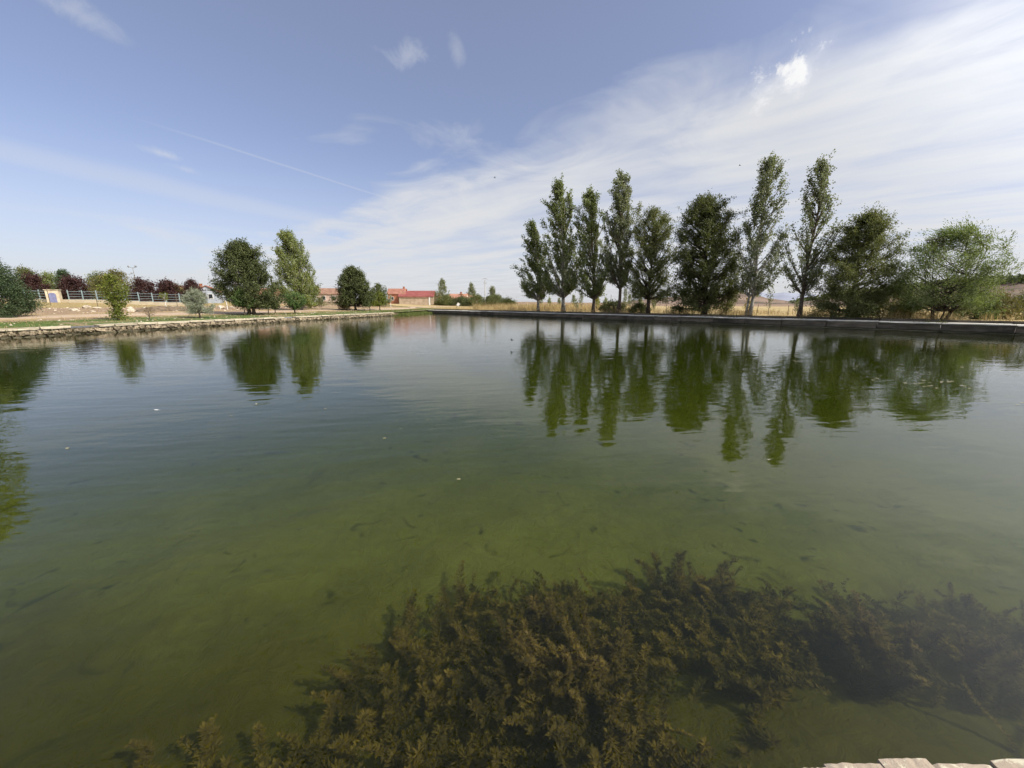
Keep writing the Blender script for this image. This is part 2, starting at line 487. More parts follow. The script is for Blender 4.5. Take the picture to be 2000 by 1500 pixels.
# ------------------------------------------------------------------ materials for things
mottled('limestone', (.19, .15, .10), (.42, .345, .24), 5.0, .9, .03, (.10, .085, .055), 2.2, rand=.30, wet=.09)
mottled('coping', (.36, .31, .22), (.60, .53, .40), 4.0, .9, .012, (.30, .25, .17), 1.1, rand=.10)
mottled('concrete', (.085, .068, .05), (.155, .13, .10), 3.0, .9, .01, (.045, .04, .03), .7, rand=.15, wet=.12)  # shade on the wall face is put into this dark colour
mottled('concrete_top', (.50, .48, .43), (.68, .65, .58), 3.0, .9, .008, (.30, .29, .26), .9, rand=.08)  # ledge tops: sunlight put into the colour as extra whiteness
mottled('rock', (.40, .33, .24), (.66, .58, .46), 3.5, .92, .03, rand=.2)
mottled('bark', (.075, .058, .042), (.19, .15, .115), 6.0, .95, .03)
mottled('pale_bark', (.20, .18, .15), (.46, .43, .37), 3.5, .9, .02, (.08, .07, .06), 1.5)
mottled('dark_bark', (.045, .034, .026), (.11, .085, .065), 6.0, .95, .03)
mottled('whitewash', (.55, .53, .48), (.72, .70, .65), 6.0)
leaf_mat('leaf_poplar', (0.095, 0.120, 0.034), (0.215, 0.240, 0.080), (0.330, 0.350, 0.220), .38, tcol=(0.270, 0.351, 0.054))
leaf_mat('leaf_poplar_gold', (0.115, 0.155, 0.030), (0.270, 0.297, 0.074), (0.351, 0.378, 0.216), .35, tcol=(0.378, 0.405, 0.068))
leaf_mat('leaf_silver', (0.105, 0.122, 0.050), (0.235, 0.248, 0.115), (0.42, 0.43, 0.33), .34, tcol=(0.270, 0.338, 0.081))
leaf_mat('leaf_elm', (0.048, 0.060, 0.020), (0.125, 0.135, 0.048), None, .28, tcol=(0.232, 0.275, 0.043))
leaf_mat('leaf_elm_lit', (0.074, 0.092, 0.024), (0.203, 0.209, 0.068), (0.230, 0.243, 0.121), .30, tcol=(0.270, 0.297, 0.054))  # paler, browner foliage than leaf_elm
leaf_mat('leaf_willow', (0.081, 0.121, 0.027), (0.203, 0.250, 0.081), (0.270, 0.311, 0.162), .35, tcol=(0.297, 0.378, 0.068))
leaf_mat('leaf_oak', (0.045, 0.062, 0.022), (0.130, 0.145, 0.055), None, .22, tcol=(0.150, 0.210, 0.045))
leaf_mat('leaf_cypress', (0.034, 0.056, 0.024), (0.085, 0.120, 0.055), None, .15, tcol=(0.108, 0.189, 0.054))
leaf_mat('leaf_bright', (0.085, 0.115, 0.022), (0.24, 0.255, 0.055), None, .40, tcol=(0.360, 0.420, 0.050))
leaf_mat('leaf_yellow', (0.150, 0.160, 0.020), (0.360, 0.330, 0.050), None, .40, tcol=(0.420, 0.400, 0.050))
leaf_mat('leaf_fresh', (0.060, 0.105, 0.030), (0.150, 0.210, 0.070), None, .35, tcol=(0.216, 0.378, 0.081))
leaf_mat('leaf_olive', (0.162, 0.189, 0.115), (0.351, 0.378, 0.243), (0.459, 0.486, 0.378), .20, tcol=(0.351, 0.378, 0.189))
leaf_mat('leaf_plum', (0.040, 0.020, 0.020), (0.100, 0.050, 0.042), None, .25, tcol=(0.15, 0.06, 0.05))
leaf_mat('leaf_brown', (0.120, 0.075, 0.030), (0.250, 0.170, 0.070), None, .25, tcol=(0.260, 0.170, 0.060))
leaf_mat('leaf_mixed', (0.074, 0.088, 0.024), (0.230, 0.182, 0.061), None, .3, tcol=(0.297, 0.270, 0.054))
leaf_mat('blade_dry', (.32, .235, .10), (.58, .46, .24), None, .35, .8)
leaf_mat('blade_green', (.07, .10, .022), (.20, .23, .07), None, .35, .8)
leaf_mat('blade_dark', (.035, .045, .015), (.12, .12, .045), None, .3, .8)
leaf_mat('water_weed', (.030, .028, .008), (.20, .14, .034), None, .2, .95, scale=3.0, patch=.75)
mottled('plaster_cream', (.50, .42, .30), (.60, .52, .38), 1.5)
mottled('plaster_pink', (.46, .34, .28), (.56, .43, .36), 1.5)
mottled('plaster_grey', (.30, .33, .38), (.38, .41, .46), 1.5)
mottled('adobe', (.34, .26, .18), (.47, .37, .27), 1.2, .95, .02)
mottled('brick_wall', (.30, .115, .065), (.42, .18, .10), 2.5)
mottled('tile_brown', (.21, .115, .075), (.31, .19, .13), 1.5)
mottled('tile_orange', (.36, .17, .11), (.46, .25, .17), 1.5)
mottled('roof_red', (.22, .06, .05), (.29, .095, .08), .8, .6)
mottled('roof_rust', (.25, .11, .075), (.34, .165, .115), 1.0)
mottled('window_dark', (.015, .018, .022), (.03, .034, .04), 2, .15)
mottled('door_blue', (.16, .17, .30), (.21, .22, .36), 3, .5)
mottled('paint_white', (.68, .68, .66), (.78, .78, .76), 3, .5)
mottled('fence_paint', (.24, .32, .34), (.32, .40, .42), 5, .45)
mottled('steel', (.26, .27, .28), (.34, .35, .36), 6, .45)
mottled('post_wood', (.10, .075, .05), (.20, .155, .11), 8)
mottled('car_white', (.72, .73, .74), (.78, .78, .79), 2, .25, spec=.5)
mottled('tyre', (.012, .012, .012), (.025, .025, .025), 9)
mottled('bird_dark', (.010, .011, .016), (.03, .03, .035), 9, .6)
mottled('feather', (.78, .77, .74), (.86, .85, .82), 9, .8)
mottled('algae_fleck', (.26, .24, .13), (.46, .42, .28), 9, .8)
mottled('mound_soil', (.10, .075, .05), (.21, .155, .105), 3, .95, .04)

# ------------------------------------------------------------------ stones shared by the walls
def stone_mesh(name, mat, cuts=2, amp=.06, seed=0, rough=1.0):
    """unit block with worn, uneven edges"""
    rs = random.Random(seed)
    bm = bmesh.new(); bmesh.ops.create_cube(bm, size=1.0)
    if cuts: bmesh.ops.subdivide_edges(bm, edges=bm.edges[:], cuts=cuts-1 if cuts > 1 else 1, use_grid_fill=True)
    for v in bm.verts:
        n_edge = sum(abs(abs(c)-.5) < 1e-4 for c in v.co)
        if n_edge >= 2: v.co *= 1 - amp*.6*rs.random()*rough*(n_edge-1)
        v.co += Vector((rs.uniform(-amp, amp), rs.uniform(-amp, amp), rs.uniform(-amp, amp)))*.5
    bmesh.ops.recalc_face_normals(bm, faces=bm.faces[:])
    me = bpy.data.meshes.new(name); bm.to_mesh(me); bm.free()
    me.materials.append(mat)
    return me
blocks = [stone_mesh('stone', MATS['limestone'], 2, .26, i) for i in range(9)]
caps = [stone_mesh('coping_stone', MATS['coping'], 2, .045, 20+i) for i in range(5)]

# stone wall along the left bank
LT = Vector((0.253, 0.967)); lrot = math.atan2(LT.y, LT.x)
wall_l = empty('stone_wall', (A0.x, A0.y, 0), lrot)       # local x along the wall, local y away from the water
tag(wall_l, 'low rubble stone wall with pale coping slabs along the left bank', 'wall')
# backing core, recessed behind the stones
MB().box((14, .33, -.1), (58, .34, 1.0)).build('core', MATS['mound_soil'], wall_l)
nst = 0
for row, (z0, z1) in enumerate(((-.16, .13), (.135, .425))):
    x = -1.6 + row*.17
    while x < 41.2 and nst < 290:
        L = rnd.uniform(.24, .46) if row else rnd.uniform(.26, .52)
        h = (z1-z0)*rnd.uniform(.70, 1.08)
        link('stone', rnd.choice(blocks), wall_l, (x+L/2, .11+rnd.uniform(-.06, .05), z0+h/2),
             (rnd.uniform(-.15, .15), rnd.uniform(-.16, .16), rnd.uniform(-.12, .12)), (L*1.02, .34, h))
        x += L + rnd.uniform(.01, .03); nst += 1
x = -1.8
while x < 41.3:
    L = rnd.uniform(.8, 1.5)
    if rnd.random() > .05:
        link('coping_stone', rnd.choice(caps), wall_l, (x+L/2, .22+rnd.uniform(-.05, .03), .50+rnd.uniform(-.015, .02)),
             (rnd.uniform(-.02, .02), rnd.uniform(-.015, .015), rnd.uniform(-.02, .02)), (L*.985, .58, .15))
    x += L + .02
# beyond the frame and along the near shore the wall goes on
MB().box((-12.2, .2, .05), (20.5, .5, .95)).build('core', MATS['limestone'], wall_l)

# concrete wall along the right bank
RT = Vector((-0.682, 0.731)); rrot = math.atan2(RT.y, RT.x)
r0 = Vector((55.5, 1.0))
r0 = r0 - RN*(RN.dot(r0)-RD)
wall_r = empty('concrete_wall', (r0.x, r0.y, 0), rrot)      # local x runs from near right to far, local -y is away from the water
tag(wall_r, 'grey concrete retaining wall with pale ledge along the right bank', 'wall')
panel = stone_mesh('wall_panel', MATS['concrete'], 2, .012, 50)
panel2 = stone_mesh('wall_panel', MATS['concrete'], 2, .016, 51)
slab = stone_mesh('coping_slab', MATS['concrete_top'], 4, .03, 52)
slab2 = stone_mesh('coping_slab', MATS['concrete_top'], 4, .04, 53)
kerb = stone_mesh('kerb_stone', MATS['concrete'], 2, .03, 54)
foots = [stone_mesh('footing_slab', MATS['limestone'], 3, .16, 55+i) for i in range(4)]
x = 17.0
while x < 106:
    L = rnd.uniform(2.8, 3.4)
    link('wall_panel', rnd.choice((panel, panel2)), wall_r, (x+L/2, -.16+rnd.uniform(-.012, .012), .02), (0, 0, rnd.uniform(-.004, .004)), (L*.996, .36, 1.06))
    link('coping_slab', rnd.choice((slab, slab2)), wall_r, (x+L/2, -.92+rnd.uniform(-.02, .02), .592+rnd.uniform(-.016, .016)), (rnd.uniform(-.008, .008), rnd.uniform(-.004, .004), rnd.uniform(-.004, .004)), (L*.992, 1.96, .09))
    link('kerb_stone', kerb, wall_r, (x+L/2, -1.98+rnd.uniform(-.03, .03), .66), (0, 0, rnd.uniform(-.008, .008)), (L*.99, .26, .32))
    if x < 66:
        link('footing_slab', rnd.choice(foots), wall_r, (x+L/2, .10+rnd.uniform(-.10, .08), -.075+rnd.uniform(-.03, .02)), (rnd.uniform(-.05, .05), rnd.uniform(-.008, .008), rnd.uniform(-.03, .03)), (L*1.03, .36, .24))
    x += L + .012
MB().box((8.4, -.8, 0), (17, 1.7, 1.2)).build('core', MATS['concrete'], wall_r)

# near ledge under the photographer
def ledge_stone(x0, x1, y1, ztop, seed, tilt=0.0):
    rs = np.random.RandomState(seed)
    nx_, ny_ = 10, 12
    y0 = .42
    vs_, fs_ = [], []
    grid = {}
    def add(i, j, lay):
        u_, v_ = i/nx_, j/ny_
        e = .007
        xx = x0 + (x1-x0)*u_; yy = y0 + (y1-y0)*v_
        zz = ztop + tilt*(u_-.5)
        if lay == 0:
            zz += rs.uniform(-.001, .001)
            if i in (0, nx_): zz -= .003 + rs.uniform(0, .003)
            if j == ny_: zz -= .004 + rs.uniform(0, .003); yy += rs.uniform(-.0025, .0015)
            if i in (0, nx_): xx += rs.uniform(-.004, .004)
        else:
            zz -= .16
            if j == ny_: yy += rs.uniform(-.02, .01)
        vs_.append((xx, yy, zz)); grid[(i, j, lay)] = len(vs_)-1
    for lay in (0, 1):
        for i in range(nx_+1):
            for j in range(ny_+1): add(i, j, lay)
    for i in range(nx_):
        for j in range(ny_):
            fs_.append((grid[i, j, 0], grid[i+1, j, 0], grid[i+1, j+1, 0], grid[i, j+1, 0]))
    for i in range(nx_):
        fs_.append((grid[i, ny_, 0], grid[i+1, ny_, 0], grid[i+1, ny_, 1], grid[i, ny_, 1]))
        fs_.append((grid[i+1, 0, 0], grid[i, 0, 0], grid[i, 0, 1], grid[i+1, 0, 1]))
    for j in range(ny_):
        fs_.append((grid[0, j, 0], grid[0, j+1, 0], grid[0, j+1, 1], grid[0, j, 1]))
        fs_.append((grid[nx_, j+1, 0], grid[nx_, j, 0], grid[nx_, j, 1], grid[nx_, j+1, 1]))
    return py_mesh('coping_stone', vs_, fs_, MATS['near_stone'])
m, gg = new_mat('near_stone')
pos = gg.node('ShaderNodeNewGeometry').outputs['Position']
n1 = gg.noise(pos, 9, 7, .65, .4); n2 = gg.noise(pos, 45, 6, .7, .3); n3 = gg.noise(pos, 16, 6, .6, 1.5)
col = gg.mix(n1, (.31, .25, .185), (.46, .38, .29))
col = gg.mix(gg.ss(n3, .56, .62), col, gg.mix(n2, (.46, .42, .29), (.60, .56, .44)))
col = gg.mix(gg.ss(n2, .62, .72), col, (.22, .17, .14))
finish(m, gg, col, .95, gg.m('ADD', gg.m('MULTIPLY', n2, .6), gg.m('MULTIPLY', n3, .6)), .006, .2)
wall_n = empty('ledge_wall', (0, 1, 0))
tag(wall_n, 'rough pinkish stone ledge with cracked coping at the bottom right corner', 'wall')
near_edges = [(-2.6, -1.9, .955), (-1.885, -1.1, .95), (-1.09, -.4, .952), (-.39, .32, .955), (.33, 1.02, .968), (1.023, 1.118, .988), (1.120, 1.318, 1.002), (1.3195, 1.49, 1.014),
              (1.502, 1.712, 1.003), (1.722, 2.3, 1.013), (2.31, 2.9, 1.0), (2.91, 3.5, .99)]
for i, (x0_, x1_, y1_) in enumerate(near_edges):
    o = link('coping_stone', ledge_stone(x0_, x1_, y1_, .45 + (.003 if i == 7 else -.006 if i == 8 else 0), 70+i, rnd.uniform(-.004, .004)), wall_n)
    o.matrix_parent_inverse = Matrix.Translation((0, -1, 0))
f_ = MB().box((10, -.30, -.36), (91, .5, 1.3)).build('wall_face', MATS['limestone'], wall_n)

# ------------------------------------------------------------------ vegetation
def prof(tbl, t):
    return np.interp(t, [a_[0] for a_ in tbl], [a_[1] for a_ in tbl])
POPLAR = [(0, .30), (.12, .75), (.30, 1), (.5, .85), (.7, .60), (.88, .40), (1, .12)]
SPIRE = [(0, .35), (.15, .85), (.35, 1), (.6, .72), (.8, .55), (1, .15)]
OVAL = [(0, .6), (.15, .95), (.4, 1), (.65, .93), (.83, .74), (.94, .48), (1, .2)]
DOME = [(0, .75), (.2, 1), (.5, .95), (.75, .72), (.92, .42), (1, .12)]
CONE = [(0, .85), (.2, 1), (.5, .75), (.8, .38), (1, .08)]
VASE = [(0, .25), (.3, .7), (.6, 1), (.85, .85), (1, .35)]
UMBR = [(0, .55), (.2, .85), (.45, 1), (.7, .9), (.88, .6), (1, .2)]
def leaf_quads(rs, P, D, size, aspect, along_w, up_w):
    """one diamond leaf at each point P, long axis partly along D"""
    n = len(P)
    ax = rs.normal(size=(n, 3))*(1-along_w) + D*along_w*1.6
    ax /= np.linalg.norm(ax, axis=1, keepdims=True)+1e-9
    nr = rs.normal(size=(n, 3)) + np.array([0, 0, up_w])
    bi = np.cross(nr, ax); bi /= np.linalg.norm(bi, axis=1, keepdims=True)+1e-9
    s_ = size*rs.uniform(.6, 1.25, size=(n, 1))
    a_ = ax*s_*.5; b_ = bi*s_*.5*aspect
    V = np.stack([P-a_, P+b_-a_*.1, P+a_, P-b_-a_*.1], axis=1).reshape(-1, 3)
    return V, np.arange(n*4).reshape(-1, 4)
def make_tree(name, label, cat, x, y, H, Rc, shape, leafm, barkm, hc=.18, nbr=40, leaves=9000, size=.2, aspect=.6,
              asc=1.2, tr=.2, lean=(0, 0), wind=(0, 0, 0), twig=.9, ntw=8, sig=.12, seed=1, along_w=.3, droop=0.0,
              trunks=None, squash=1.0, group=None, up_w=.6, inner=.35, fork=None, rag=.0, limb=1.0, zoff=0.0, s0=.34, tw=.75, spread=.9):
    big_near = H > 5 and y < 69        # near trees get more and finer leaves than the far ones
    leaves = int(leaves*(2.05 if big_near else 1.1)); size *= .84 if big_near else .95; nbr = int(nbr*1.45)
    rs = np.random.RandomState(seed)
    gz_ = tz(x, y) + zoff - .03
    root = empty(name, (x, y, gz_))
    tag(root, label, cat, group)
    W = np.array(wind, float); lean = np.array([lean[0], lean[1], 0.0])
    zc0 = H*hc
    bends = rs.uniform(-1, 1, size=(2, 2))*H*.008
    def axis(z):
        t = np.clip(np.asarray(z, float)/H, 0, 1)[..., None]
        wob = np.concatenate([np.sin(t*5+1)*bends[0, 0]+np.sin(t*9)*bends[1, 0], np.sin(t*6)*bends[0, 1]+np.sin(t*11)*bends[1, 1], t*0], -1)
        return lean*t**1.4 + wob + np.concatenate([t*0, t*0, t*H], -1)
    mb = MB()
    bases = trunks or [(0.0, 0.0, 1.0)]
    for bx0, by0, ts in bases:
        hh = H*.93*ts
        zs = np.linspace(0, hh, 11)
        pts = axis(zs)
        off = np.array([bx0, by0, 0.0])
        splay = (1 + (spread if len(bases) > 1 else 0)*zs/H)[:, None]
        pts = pts + off*splay
        rad = tr*ts*(1-zs/hh)**.85 + tr*.06
        rad[0] *= 1.45
        mb.tube([Vector(p) for p in pts], list(rad), 8)
    # limbs reach out to the crown's envelope
    tE = (np.arange(nbr)+rs.uniform(.1, .9, nbr))/nbr
    tE = tE**.92
    az = np.arange(nbr)*2.39996 + rs.uniform(-.5, .5, nbr)
    rE = Rc*prof(shape, tE)*np.where(rs.rand(nbr) < inner, rs.uniform(.25, .7, nbr), rs.uniform(.78, 1.08 + rag, nbr))
    zE = zc0 + tE*(H-zc0)*rs.uniform(.97, 1.01, nbr)
    E_ = axis(zE) + np.column_stack([rE*np.cos(az), rE*np.sin(az)*squash, -droop*rE*(1-tE)])
    zS = np.clip(zE - rE*asc*rs.uniform(.75, 1.25, nbr) - .02*H, zc0*.75, H*.93)
    tb_all, td_all = [], []
    for i in range(nbr):
        b0 = bases[i % len(bases)]
        S_ = axis(zS[i]) + np.array([b0[0], b0[1], 0])*(1+(spread if len(bases) > 1 else 0)*zS[i]/H)
        e = E_[i]; Lb = np.linalg.norm(e-S_)
        mid = (S_+e)/2 + np.array([0, 0, -.10*Lb*(1 if asc > .5 else -1)]) + (e-S_)*np.array([.12, .12, 0]) + rs.normal(size=3)*.04*Lb
        ts_ = np.linspace(0, 1, 6)[:, None]
        c = (1-ts_)**2*S_ + 2*ts_*(1-ts_)*mid + ts_**2*e
        r_0 = limb*tr*.42*min(1.0, (Lb/(Rc*1.6))**.8 + .15)
        mb.tube([Vector(p) for p in c], [max(.006, r_0*(1-.86*float(t_))) for t_ in ts_[:, 0]], 5, False)
        sT = s0 + (1-s0)*rs.uniform(0, 1.0, ntw)**.8
        idx_ = np.clip((sT*5).astype(int), 0, 4); fr_ = (sT*5-idx_)[:, None]
        st = c[idx_]*(1-fr_) + c[idx_+1]*fr_
        tang = (c[idx_+1]-c[idx_]); tang /= np.linalg.norm(tang, axis=1, keepdims=True)+1e-9
        d = tang*tw + rs.normal(size=(ntw, 3))*.55 + W + np.array([0, 0, .15 - droop*.8])
        d /= np.linalg.norm(d, axis=1, keepdims=True)+1e-9
        d *= twig*rs.uniform(.5, 1.2, (ntw, 1))
        tb_all.append(st); td_all.append(d)
    TB = np.concatenate(tb_all); TD = np.concatenate(td_all)
    wts = rs.uniform(.35, 1.6, len(TB))
    pick = rs.choice(len(TB), leaves, p=wts/wts.sum())
    u_ = rs.uniform(0, 1.05, (leaves, 1))
    P = TB[pick] + TD[pick]*u_ + rs.normal(size=(leaves, 3))*sig + np.array([0, 0, -droop*.25])*u_**2*twig
    P[:, 2] = np.maximum(P[:, 2], .05)
    Dn = TD[pick]/(np.linalg.norm(TD[pick], axis=1, keepdims=True)+1e-9)
    V, F_ = leaf_quads(rs, P, Dn, size, aspect, along_w, up_w)
    mb.build('trunk', MATS[barkm], root, True)
    link('crown', np_mesh('crown', V, F_, MATS[leafm]), root)
    return root
WL = (-.75, .0, .35)
row = 'trees behind the concrete wall'
make_tree('poplar_tree', 'shortest poplar, at the left end of the row behind the concrete wall', 'tree', 4.36, 61.74, 13.1, 2.9, POPLAR, 'leaf_poplar', 'pale_bark', .17, 44, 12000, .24, .7, 1.9, .20, (-.9, 0), WL, 1.2, 9, .12, 11, group=row, rag=.25)
make_tree('poplar_tree', 'second poplar from the left in the row, leaning left with a curved tip', 'tree', 8.01, 57.82, 18.0, 3.4, SPIRE, 'leaf_poplar', 'pale_bark', .15, 60, 17000, .24, .7, 2.1, .26, (-1.1, 0), WL, 1.25, 9, .12, 12, group=row, rag=.3)
make_tree('poplar_tree', 'third poplar from the left, thinner, with a gap on its left side', 'tree', 11.58, 53.98, 16.0, 3.0, SPIRE, 'leaf_poplar', 'bark', .15, 52, 13500, .23, .7, 2.1, .22, (-.9, 0), WL, 1.2, 8, .12, 13, group=row, rag=.4)
make_tree('poplar_tree', 'slim silvery poplar between the third poplar and the brown-green oval tree', 'tree', 14.4, 50.96, 17.1, 2.0, [(0, .5), (.25, .95), (.45, 1), (.7, .85), (.9, .55), (1, .2)], 'leaf_silver', 'bark', .24, 54, 13000, .22, .7, 2.4, .22, (-.5, 0), WL, .95, 9, .12, 14, group=row, rag=.2)
make_tree('elm_tree', 'brown-green oval tree with branching dark trunk beside the slim silvery poplar', 'tree', 17.24, 47.9, 12.3, 3.0, OVAL, 'leaf_elm_lit', 'dark_bark', .20, 80, 24000, .19, .5, 1.1, .22, (0, 0), (-.15, 0, 0), 1.0, 14, .13, 15, .4, .35, group=row, limb=1.3, s0=.66, inner=.38, tw=.15, rag=.12)
make_tree('elm_tree', 'broad near-black green tree in the middle of the row', 'tree', 21.94, 42.86, 12.3, 3.55, OVAL, 'leaf_elm', 'dark_bark', .11, 100, 40000, .20, .5, .8, .25, (-1.3, 0), (-.2, 0, 0), 1.0, 15, .14, 16, .4, .35, group=row, s0=.66, inner=.38, tw=.15, rag=.12)
make_tree('young_tree', 'slender young tree with hanging foliage right of the near-black tree', 'tree', 25.0, 43.9, 7.2, 1.0, OVAL, 'leaf_elm_lit', 'bark', .15, 24, 3800, .18, .5, 1.2, .07, (0, 0), (-.1, 0, -.2), .7, 7, .12, 17, .5, .6, group=row)
make_tree('poplar_tree', 'tallest poplar with open crown and pale forked trunk, right of the near-black tree', 'tree', 24.99, 39.58, 15.1, 2.75, POPLAR, 'leaf_silver', 'pale_bark', .17, 58, 10000, .19, .7, 1.7, .16, (.1, 0), (-.25, 0, .3), .85, 9, .11, 18, group=row, limb=1.0, trunks=[(0, 0, 1.0), (-.35, .1, .62)])
make_tree('poplar_tree', 'sparse rightmost poplar, standing alone left of the wind-combed dark tree', 'tree', 27.94, 36.41, 13.7, 2.25, POPLAR, 'leaf_silver', 'bark', .20, 50, 7400, .18, .7, 1.8, .155, (-.2, 0), (-.25, 0, .3), .8, 9, .10, 19, group=row, limb=1.2)
make_tree('elm_tree', 'dark wind-combed tree between the rightmost poplar and the spreading willow', 'tree', 30.29, 33.89, 8.7, 2.85, DOME, 'leaf_elm_lit', 'dark_bark', .07, 96, 34000, .18, .42, .75, .17, (.3, 0), (-.45, 0, 0), .95, 15, .12, 20, .5, .3, group=row, s0=.66, inner=.38, tw=.15, rag=.12)
make_tree('willow_tree', 'spreading many-stemmed willow with foliage blown left, at the right end', 'tree', 34.2, 30.0, 6.9, 3.3, UMBR, 'leaf_willow', 'dark_bark', .14, 84, 20000, .21, .26, .8, .085, (.1, 0), (-1.0, 0, .12), 1.1, 13, .12, 21, .75, .1, s0=.62, tw=.3, spread=3.6, trunks=[(-.62, 0, .55), (-.22, .25, .72), (.6, 0, .58), (.18, -.25, .72), (.38, .2, .66)], group=row, inner=.25, limb=1.5)
# left bank
lrow = 'trees on the left bank'
make_tree('cypress_shrub', 'large dark green conifer cut off by the left edge', 'tree', -42.0, 30.4, 5.3, 2.5, CONE, 'leaf_cypress', 'dark_bark', .02, 100, 34000, .17, .35, .4, .14, (-.8, 0), (.05, 0, .1), .75, 13, .14, 31, .5, .0, group=lrow, s0=.5, inner=.2)
make_tree('ash_tree', 'tall leafy tree left of the frame, seen only mirrored in the water', 'tree', -42.5, 26.2, 16.5, 3.6, OVAL, 'leaf_poplar_gold', 'bark', .12, 60, 15000, .26, .6, 1.2, .25, (0, 0), (0, 0, 0), 1.1, 9, .2, 32, group=lrow)
make_tree('mulberry_tree', 'yellow-green shrubby tree on the turf below the railings', 'tree', -32.4, 31.0, 3.45, .78, [(0, .42), (.3, .38), (.42, .6), (.6, 1), (.8, .9), (1, .35)], 'leaf_bright', 'dark_bark', .03, 40, 3000, .15, .65, .6, .12, (0, 0), (0, 0, .1), .5, 8, .09, 33, group=lrow)
make_tree('sapling', 'small bare brown sapling on the turf between the yellow-green tree and the olive', 'tree', -30.42, 31.5, 1.15, .55, VASE, 'leaf_brown', 'bark', .35, 18, 420, .07, .5, .7, .03, (0, 0), (0, 0, 0), .25, 5, .05, 34, group=lrow)
make_tree('young_tree', 'young bright green tree with whitewashed trunk below the railings', 'tree', -50.35, 55.0, 2.0, .62, VASE, 'leaf_bright', 'whitewash', .5, 12, 420, .14, .6, .8, .055, (0, 0), (0, 0, 0), .35, 5, .08, 35, group=lrow)
make_tree('olive_tree', 'small grey-green olive tree on the left bank', 'tree', -29.92, 36.0, 2.5, 1.3, DOME, 'leaf_olive', 'bark', .28, 60, 12000, .11, .34, .8, .075, (-.1, 0), (0, 0, .25), .42, 9, .07, 36, .5, .2, group=lrow)
make_tree('holm_oak', 'big dark evergreen oak with thinning grey top and two trunks', 'tree', -30.7, 44.3, 7.9, 3.0, [(0, .7), (.18, 1), (.4, 1.0), (.65, .85), (.85, .62), (1, .2)], 'leaf_oak', 'bark', .13, 96, 30000, .19, .55, .8, .17, (0, 0), (0, 0, .05), .8, 15, .14, 37, s0=.68, tw=.1, inner=.42, rag=.1, trunks=[(-.22, 0, 1.0), (.22, .1, .9)], group=lrow)
make_tree('young_tree', 'fresh green small tree in front of the two trunks of the oak', 'tree', -30.2, 42.5, 2.75, 1.05, DOME, 'leaf_fresh', 'bark', .42, 22, 2400, .16, .6, .8, .06, (0, 0), (0, 0, 0), .45, 7, .09, 38, group=lrow)
make_tree('young_tree', 'dark green small tree right beside the trunks of the oak', 'tree', -29.3, 45.3, 2.5, 1.0, DOME, 'leaf_oak', 'dark_bark', .34, 22, 2400, .16, .6, .8, .06, (0, 0), (0, 0, 0), .45, 7, .09, 39, group=lrow)
make_tree('poplar_tree', 'golden-green poplar with bent top standing alone on the left', 'tree', -33.4, 60.0, 11.7, 2.85, [(0, .75), (.2, 1), (.45, .95), (.7, .78), (.9, .55), (1, .2)], 'leaf_poplar_gold', 'pale_bark', .06, 84, 21000, .23, .6, 1.8, .16, (-.9, 0), (-.55, 0, .35), 1.0, 13, .12, 40, group=lrow, s0=.4)
make_tree('elm_tree', 'low olive-green tree tucked behind the right foot of the golden-green poplar', 'tree', -36.3, 68.0, 5.9, 2.0, DOME, 'leaf_elm_lit', 'bark', .12, 34, 6000, .22, .6, .9, .13, (0, 0), (0, 0, 0), .7, 8, .14, 41, group=lrow)
make_tree('mulberry_tree', 'small round vivid green tree between the oak and the golden-green poplar', 'tree', -30.81, 49.0, 1.9, .82, VASE, 'leaf_fresh', 'bark', .32, 20, 1600, .14, .65, .8, .06, (0, 0), (0, 0, .1), .38, 7, .07, 42, group=lrow)
make_tree('mulberry_tree', 'wider vivid green tree in front of the golden-green poplar', 'tree', -28.22, 49.0, 2.6, 1.5, VASE, 'leaf_fresh', 'dark_bark', .28, 30, 3800, .15, .65, .8, .09, (0, 0), (0, 0, .1), .5, 8, .08, 43, group=lrow)
make_tree('sapling', 'thin green sapling standing alone by the track left of the round dark tree', 'tree', -31.24, 62.0, 1.9, .75, DOME, 'leaf_elm_lit', 'bark', .42, 14, 650, .15, .6, .8, .035, (0, 0), (0, 0, 0), .4, 6, .08, 44, group=lrow)
make_tree('sapling', 'tiny green sapling touching the left side of the round dark tree', 'tree', -30.2, 67.0, 1.5, .7, DOME, 'leaf_fresh', 'bark', .25, 14, 650, .15, .6, .8, .035, (0, 0), (0, 0, 0), .4, 6, .08, 45, group=lrow)
make_tree('holm_oak', 'round dark green tree with dense crown near the far left corner', 'tree', -27.4, 66.0, 7.0, 3.35, DOME, 'leaf_oak', 'dark_bark', .14, 84, 22000, .23, .6, .7, .18, (0, 0), (0, 0, 0), .8, 14, .15, 46, group=lrow, s0=.68, tw=.1, inner=.4)
make_tree('dry_bush', 'low brown bush at the foot of the round dark tree', 'bush', -29.13, 65.7, 1.1, 1.0, DOME, 'leaf_brown', 'bark', .05, 22, 1400, .16, .5, .4, .04, (0, 0), (0, 0, 0), .4, 6, .09, 47)
make_tree('mulberry_tree', 'light green small tree partly behind the round dark tree', 'tree', -25.58, 68.0, 3.3, 1.15, DOME, 'leaf_bright', 'dark_bark', .30, 22, 2300, .19, .65, .8, .07, (0, 0), (0, 0, 0), .5, 7, .1, 48, group=lrow)
make_tree('mulberry_tree', 'light green small tree farthest right on the left bank', 'tree', -24.88, 71.0, 3.15, 1.55, DOME, 'leaf_bright', 'dark_bark', .32, 28, 3400, .19, .65, .8, .09, (0, 0), (0, 0, 0), .5, 8, .1, 49, group=lrow)
